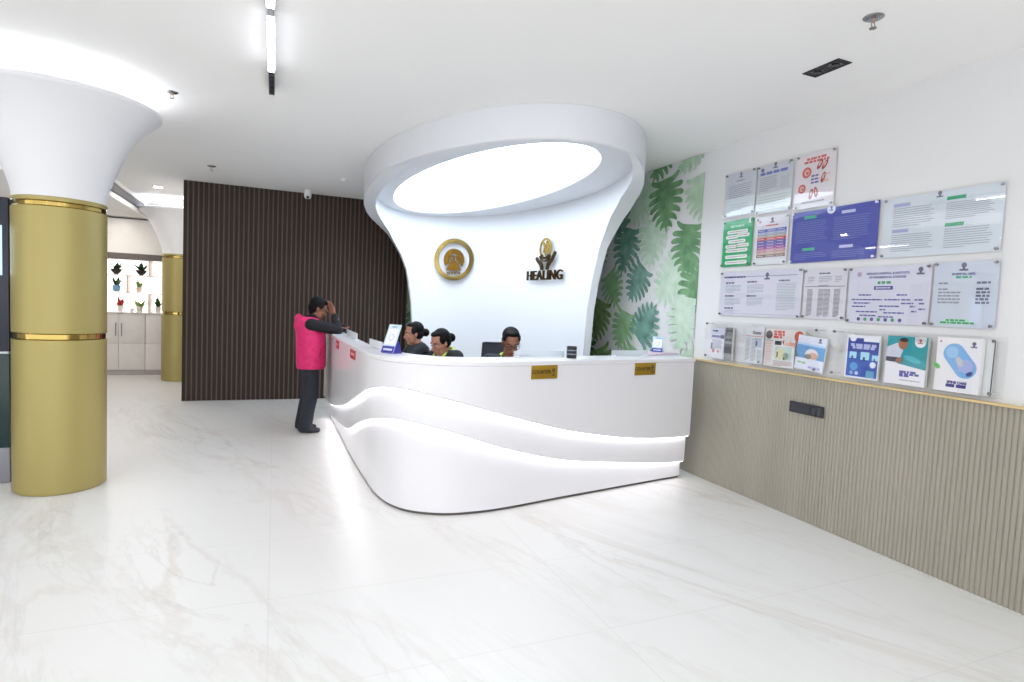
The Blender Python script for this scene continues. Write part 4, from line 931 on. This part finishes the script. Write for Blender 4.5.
# --- standing person at the counter end, facing the counter (+x)
def standing():
    t = thing('person', 'person in a bright pink vest and dark trousers leaning on the counter, hand at forehead', 'person', (.40, 7.25, 0))
    hip = [Vector((.0, s*.095, .80)) for s in (1, -1)]
    knee = [Vector((-.01, .10, .43)), Vector((.015, -.10, .43))]
    ank = [Vector((-.075, .105, .085)), Vector((-.045, -.105, .085))]
    sh = [Vector((.0, s*.175, 1.29)) for s in (1, -1)]
    el = [Vector((.27, .20, 1.235)), Vector((.295, -.19, 1.235))]
    wr_ = [Vector((.33, .02, 1.25)), Vector((.262, -.10, 1.40))]
    R = Rig((.085, 0, 1.475), 0, .42, .97)
    b = MB()
    add_head(b, R)
    b.chain([((.02, 0, 1.31), .062), (R.p(-.02, 0, -.07), .052)])
    b.chain([((.0, 0, .86), .13), ((-.005, 0, 1.05), .115), ((.0, 0, 1.22), .125)])
    for i, s in enumerate((1, -1)):
        b.ball((.0, s*.09, .84), (.115, .095, .10)); b.ball((.0, s*.08, 1.2), (.11, .09, .12))
        b.chain([(hip[i], .082), (knee[i], .058), (ank[i], .042)])
        b.cap(ank[i]+Vector((-.02, 0, -.045)), ank[i]+Vector((.14, 0, -.06)), .034, .024)
        b.chain([((0, s*.10, 1.27), .07), (sh[i], .058), (el[i], .044), (wr_[i], .029)])
    add_hand(b, wr_[1]+Vector((-.006, .0, .02)), (-.35, .45, .95), (-.6, .55, -.5), .25, .95)
    add_hand(b, wr_[0], (.55, -.8, -.02), (.8, .5, .1), .45, .95)
    body = robj('body', b, SKIN, t, .0075, 3)
    add_face(R, t)
    b = MB()
    b.chain([((0, 0, 1.0), .135), ((0, 0, 1.22), .14), ((.015, 0, 1.33), .085), ((.03, 0, 1.375), .066)])
    for i, s in enumerate((1, -1)): b.chain([((0, s*.10, 1.26), .088), (sh[i], .074), (el[i], .060), (wr_[i]-(wr_[i]-el[i])*.06, .042)])
    robj('sleeved_top', b, noisy('black_knit', '101013', '1a1a1f', 80, .85), t, .009, 3)
    b = MB()
    VR = catmull([(.72, .015, .150, .20), (.80, .014, .166, .216), (.95, .010, .168, .218), (1.10, .002, .166, .216), (1.22, -.006, .160, .208), (1.30, -.012, .135, .175), (1.355, -.008, .095, .115), (1.375, -.004, .06, .07)], 4)
    V = b.grid([[(cx+rx*math.cos(a), ry*math.sin(a), z) for a in [2*PI*q/40 for q in range(40)]] for z, cx, rx, ry in VR], cu=True); b.f(V[0][::-1]); b.f(V[-1])
    for k in range(9):   # hood folded on the back, sweeping to the collar
        a = PI*(.55+.9*k/8); b.ball((.0+.115*math.cos(a)-.02, .125*math.sin(a), 1.355-.035*abs(math.sin(a))), (.048, .048, .055), 10)
    b.ball((-.115, 0, 1.27), (.075, .11, .10), 14); b.ball((-.105, 0, 1.20), (.055, .09, .09), 14)
    # cut the hem flat: clamp low vertices afterwards
    me = remesh(b, .009, 3)
    for v in me.vertices: v.co.z = max(v.co.z, .765+.004*math.sin(v.co.y*20))
    me.materials.append(noisy('pink_quilt', 'd81f66', 'ea2f78', 25, .6, 0, (1, 1, 1), .15)); vest = finish('vest', me, t, 180, True)
    b = MB(); b.tube([(.178, .0, .79), (.178, 0, 1.0), (.168, 0, 1.2), (.135, 0, 1.33)], .006, 6); obj('zip', b, mat('a8174e', .5), vest, local=True)
    b = MB(); b.tube([(.09, -.208, .90), (.11, -.205, 1.02)], .006, 6); obj('pocket_welt', b, mat('a8174e', .6), vest, local=True)
    b = MB()
    b.ball((0, 0, .82), (.14, .185, .09), 20)
    for i, s in enumerate((1, -1)):
        b.chain([(hip[i], .105), (hip[i]*.5+knee[i]*.5, .095), (knee[i], .082), (knee[i]*.5+ank[i]*.5, .078), (ank[i]+Vector((.005, 0, -.012)), .080)])
    me = remesh(b, .01, 3)
    for v in me.vertices: v.co.z = max(v.co.z, .045)
    me.materials.append(noisy('navy_trousers', '1f222b', '2b2f3a', 50, .8)); finish('trousers', me, t, 180, True)
    for i in range(2):
        b = MB(); a = ank[i]
        b.chain([((a.x-.035, a.y, .048), .040), ((a.x+.07, a.y, .040), .040), ((a.x+.15, a.y, .032), .030)]); b.ball((a.x-.01, a.y, .075), (.05, .038, .04))
        me = remesh(b, .007, 3)
        for v in me.vertices: v.co.z = max(v.co.z, .002)
        me.materials.append(mat('2a2c33', .6)); finish('shoe', me, t, 180, True)
    b = MB(); b.M = R.M
    b.ball((-.030, 0, .052), (.098, .088, .090), 22); b.ball((-.055, 0, .0), (.070, .083, .085), 18); b.ball((-.05, 0, -.055), (.052, .066, .05), 16)
    b.ball((.032, 0, .098), (.056, .066, .036), 16)
    for s in (1, -1): b.ball((.012, s*.070, .045), (.035, .018, .045), 12)
    robj('hair', b, HAIR, t, .007, 3)
    b = MB(); b.M = R.M
    for s in (1, -1):
        b.tube([(.104+.0*i, s*(.033+.024*math.cos(a)), .002+.017*math.sin(a)) for i, a in enumerate([2*PI*k/16 for k in range(17)])], .0022, 6)
        b.tube([(.102, s*.057, .006), (.05, s*.078, .006), (-.01, s*.082, .004)], .0022, 6)
    b.tube([(.104, .010, .006), (.107, 0, .009), (.104, -.010, .006)], .0022, 6)
    obj('spectacles', b, mat('2a2422', .3), t, local=True)
standing()

# --- seated staff
def seated(loc, rz, label, head, yaw, pitch, skin, female, arms, k=1.0, scarf=True, glasses=False, dz=.07):
    zz = lambda z: z+dz*max(0, min(1, (z-.6)/.4))
    t = thing('person', label, 'person', loc, rz)
    R = Rig(head, yaw, pitch, k)
    sh = [Vector((-.01+head[0]*.25, s*(.165 if female else .195), zz(1.03))) for s in (1, -1)]
    el, wr_ = [[Vector((x, y, z+dz*.6)) for x, y, z in a] for a in arms]
    b = MB(); add_head(b, R)
    nb = Vector((head[0]*.3-.01, 0, zz(1.04)))
    b.chain([(nb, .060), (R.p(-.02, 0, -.07), .050 if female else .056)])
    b.chain([((-.02, 0, .60), .13), ((-.01, 0, .80), .115), ((head[0]*.2-.01, 0, zz(.98)), .12)])
    for i, s in enumerate((1, -1)):
        b.ball((-.01, s*.09, .60), (.12, .095, .10)); b.ball((head[0]*.2-.01, s*.08, zz(.96)), (.105, .09, .12))
        b.chain([((-.01, s*.095, .57), .085), ((.40, s*.11, .53), .065), ((.42, s*.11, .12), .042)]); b.cap((.41, s*.11, .045), (.58, s*.12, .034), .036, .028)
        b.chain([((sh[i].x, s*.10, zz(1.01)), .066), (sh[i], .056), (Vector(el[i]), .042), (Vector(wr_[i]), .028)])
        d = (Vector(wr_[i])-Vector(el[i])).normalized(); add_hand(b, wr_[i], d+Vector((0, 0, -.15)), (0, -s, .1), -.25*s if s < 0 else .25, .92)
    robj('body', b, skin, t, .0075, 3)
    add_face(R, t)
    b = MB()
    b.chain([((-.02, 0, .58), .145), ((-.015, 0, .80), .135), ((head[0]*.2-.015, 0, zz(.97)), .135), (nb+Vector((-.012, 0, -.01)), .078)])
    for i, s in enumerate((1, -1)):
        b.ball((-.015, s*.075, .62), (.135, .11, .11)); b.ball((head[0]*.2-.012, s*.085, zz(.965)), (.12, .10, .115))
        b.chain([((sh[i].x, s*.09, zz(1.015)), .080), (sh[i], .072), (Vector(el[i]), .058), (Vector(wr_[i])-(Vector(wr_[i])-Vector(el[i]))*.08, .042)])
    bl = robj('blazer', b, BLAZER, t, .009, 3)
    b = MB()
    for i, s in enumerate((1, -1)):
        b.chain([((-.01, s*.09, .575), .10), ((.40, s*.11, .535), .08), ((.42, s*.11, .11), .062)])
    b.ball((-.02, 0, .58), (.14, .18, .09)); robj('trousers', b, mat('17181d', .8), t, .011, 3)
    for s in (1, -1):
        b = MB(); b.chain([((.39, s*.11, .048), .042), ((.50, s*.115, .042), .042), ((.60, s*.12, .034), .032)]); me = remesh(b, .008, 3); me.materials.append(mat('131316', .4))
        for v in me.vertices: v.co.z = max(v.co.z, .003)
        finish('shoe', me, t, 180, True)
    if scarf:   # lime collar that falls in a narrow V
        x0 = nb.x
        P = [(x0+.155, .015, .84), (x0+.15, .03, .92), (x0+.115, .060, 1.01), (x0+.05, .082, 1.072), (x0-.03, .070, 1.105), (x0-.072, 0, 1.115), (x0-.03, -.070, 1.105), (x0+.05, -.082, 1.072), (x0+.115, -.060, 1.01), (x0+.15, -.03, .92), (x0+.155, -.015, .84)]
        P = [(x, y, z+dz-.015) for x, y, z in P]
        b = MB(); b.tube(catmull(P, 4), .015, 10); obj('lime_collar', b, LIME, t, local=True)
    b = MB(); b.M = R.M
    if female:
        b.ball((-.030, 0, .050), (.090, .084, .086), 22); b.ball((-.045, 0, .0), (.068, .080, .075), 18); b.ball((.016, 0, .098), (.055, .064, .027), 16)
        for s in (1, -1): b.ball((.005, s*.068, .035), (.04, .018, .045), 12)
        b.ball((-.135, 0, .0), (.042, .046, .046), 16); b.cap((-.1, 0, .0), (-.13, 0, .0), .03, .03)
    else:
        b.ball((-.028, 0, .062), (.094, .083, .080), 22); b.ball((-.055, 0, .0), (.062, .078, .07), 18); b.ball((.024, 0, .108), (.050, .064, .024), 16)
        for s in (1, -1): b.ball((.008, s*.070, .055), (.045, .016, .035), 12)
    robj('hair', b, HAIR, t, .007, 3)
    if glasses:
        b = MB(); b.M = R.M
        for s in (1, -1):
            b.tube([(.104, s*(.033+.026*math.cos(a)), .000+.017*math.sin(a)) for a in [2*PI*q/16 for q in range(17)]], .0028, 6); b.tube([(.102, s*.058, .006), (.05, s*.078, .008), (-.01, s*.082, .006)], .0028, 6)
        b.tube([(.104, .009, .006), (.107, 0, .009), (.104, -.009, .006)], .0028, 6); obj('spectacles', b, mat('1d1a1c', .3), t, local=True)
ARM1 = ([(.17, .20, .95), (.16, -.20, .90)], [(.40, .14, .93), (.36, -.12, .82)])
ARM2 = ([(.10, .22, .84), (.10, -.22, .84)], [(.34, .12, .82), (.34, -.12, .82)])
seated((1.49, 6.3, 0), PI, 'seated woman in a black blazer with a hair bun, in profile before the wood wall', (.06, 0, 1.255), 0, .12, SKINL, True, ARM1, 1.0, False)
seated((1.56, 5.4, 0), PI+.35, 'seated woman in black blazer and lime collar looking down, with a bun', (.085, 0, 1.225), 0, .38, SKINL, True, ARM2)
seated((2.17, 5.33, 0), -PI/2-.18, 'seated man in spectacles and dark jacket looking down behind the front counter', (.10, 0, 1.248), .02, .42, SKIN, False, ARM2, 1.06, True, True, .03)

# office chairs
def office_chair(loc, rz, top, label):
    t = thing('office_chair', label, 'chair', loc, rz, 'black office chairs behind the counter')
    DG = mat('1c1e24', .5); MESH = mat('30343d', .7)
    b = MB(); b.box((-.23, -.23, .43), (.25, .23, .485), .025, 3); obj('seat', b, MESH, t, local=True)
    b = MB(); rows = []
    for i in range(9):
        q = i/8; z = .62+(top-.62)*q; w = .215-.035*q; rows.append([(-.245-.05*q+.03*math.cos(a)-.03, w*math.sin(a), z) for a in [-1.2+2.4*j/10 for j in range(11)]])
    V = b.grid(rows); b.grid([[(x-.018, y, z) for x, y, z in r_] for r_ in rows])
    obj('backrest', b, MESH, t, local=True)
    b = MB(); F = [rows[i][0] for i in range(9)] + rows[8][1:] + [rows[i][10] for i in range(7, -1, -1)] + rows[0][1:10][::-1]
    b.tube([(x-.009, y, z) for x, y, z in F+F[:1]], .014, 8); obj('back_frame', b, DG, t, local=True)
    b = MB(); b.tube([(-.10, 0, .42), (-.24, 0, .44), (-.31, 0, .56), (-.32, 0, .80)], .02, 8); obj('back_support', b, DG, t, local=True)
    for s in (1, -1):
        b = MB(); b.tube([(-.05, s*.22, .44), (-.05, s*.27, .50), (-.05, s*.275, .66)], .014, 8); b.box((-.16, s*.275-.03, .66), (.08, s*.275+.03, .685), .008); obj('armrest', b, DG, t, local=True)
    b = MB(); b.cyl((0, 0, .08), (0, 0, .43), .027, seg=16); b.box((-.1, -.1, .405), (.1, .1, .43), .008); obj('gas_lift', b, DG, t, local=True)
    for k in range(5):
        a = 2*PI*k/5+.3; c, s = math.cos(a), math.sin(a)
        b = MB(); b.tube([(0, 0, .10), (.16*c, .16*s, .095), (.30*c, .30*s, .075)], [.024, .02, .016], 8); b.cyl((.30*c-.02*s, .30*s+.02*c, .03), (.30*c+.02*s, .30*s-.02*c, .03), .029, seg=14); obj('leg', b, DG, t, local=True)
office_chair((2.22, 5.52, 0), -PI/2-.12, 1.20, 'black office chair with a mesh back behind the seated man')
office_chair((1.52, 6.3, 0), PI, 1.02, 'black office chair under the woman in profile by the wood wall')
office_chair((1.62, 5.42, 0), PI+.35, 1.04, 'black office chair under the woman looking down')

# ------------------------------------------------------------------ light, world, camera
W = bpy.data.worlds.new('world'); S.world = W; W.use_nodes = True
bg = W.node_tree.nodes['Background']; bg.inputs[0].default_value = (.95, .97, 1, 1); bg.inputs[1].default_value = .93

f, yaw, pitch, roll = 576.7, .392365, -.059184, .0446214
fw = Vector((math.sin(yaw)*math.cos(pitch), math.cos(yaw)*math.cos(pitch), math.sin(pitch)))
ri = Vector((math.cos(yaw), -math.sin(yaw), 0)); up = ri.cross(fw)
r2 = ri*math.cos(roll)+up*math.sin(roll); u2 = up*math.cos(roll)-ri*math.sin(roll)
cam = bpy.data.cameras.new('camera'); co = bpy.data.objects.new('camera', cam); C.objects.link(co)
co.matrix_world = Matrix(((r2.x, u2.x, -fw.x, 0), (r2.y, u2.y, -fw.y, 0), (r2.z, u2.z, -fw.z, 1.6), (0, 0, 0, 1)))
cam.sensor_width = 36; cam.lens = f/1024*36; cam.clip_start = .05; cam.clip_end = 60
S.camera = co
S.view_settings.view_transform = 'Standard'; S.view_settings.look = 'None'; S.view_settings.gamma = 1; S.view_settings.use_curve_mapping = False
S.view_settings.exposure = 1.36
try:
    S.cycles.use_denoising = True; S.cycles.max_bounces = 8; S.cycles.diffuse_bounces = 5; S.cycles.transparent_max_bounces = 12; S.cycles.caustics_reflective = False; S.cycles.sample_clamp_indirect = 6
except Exception: pass
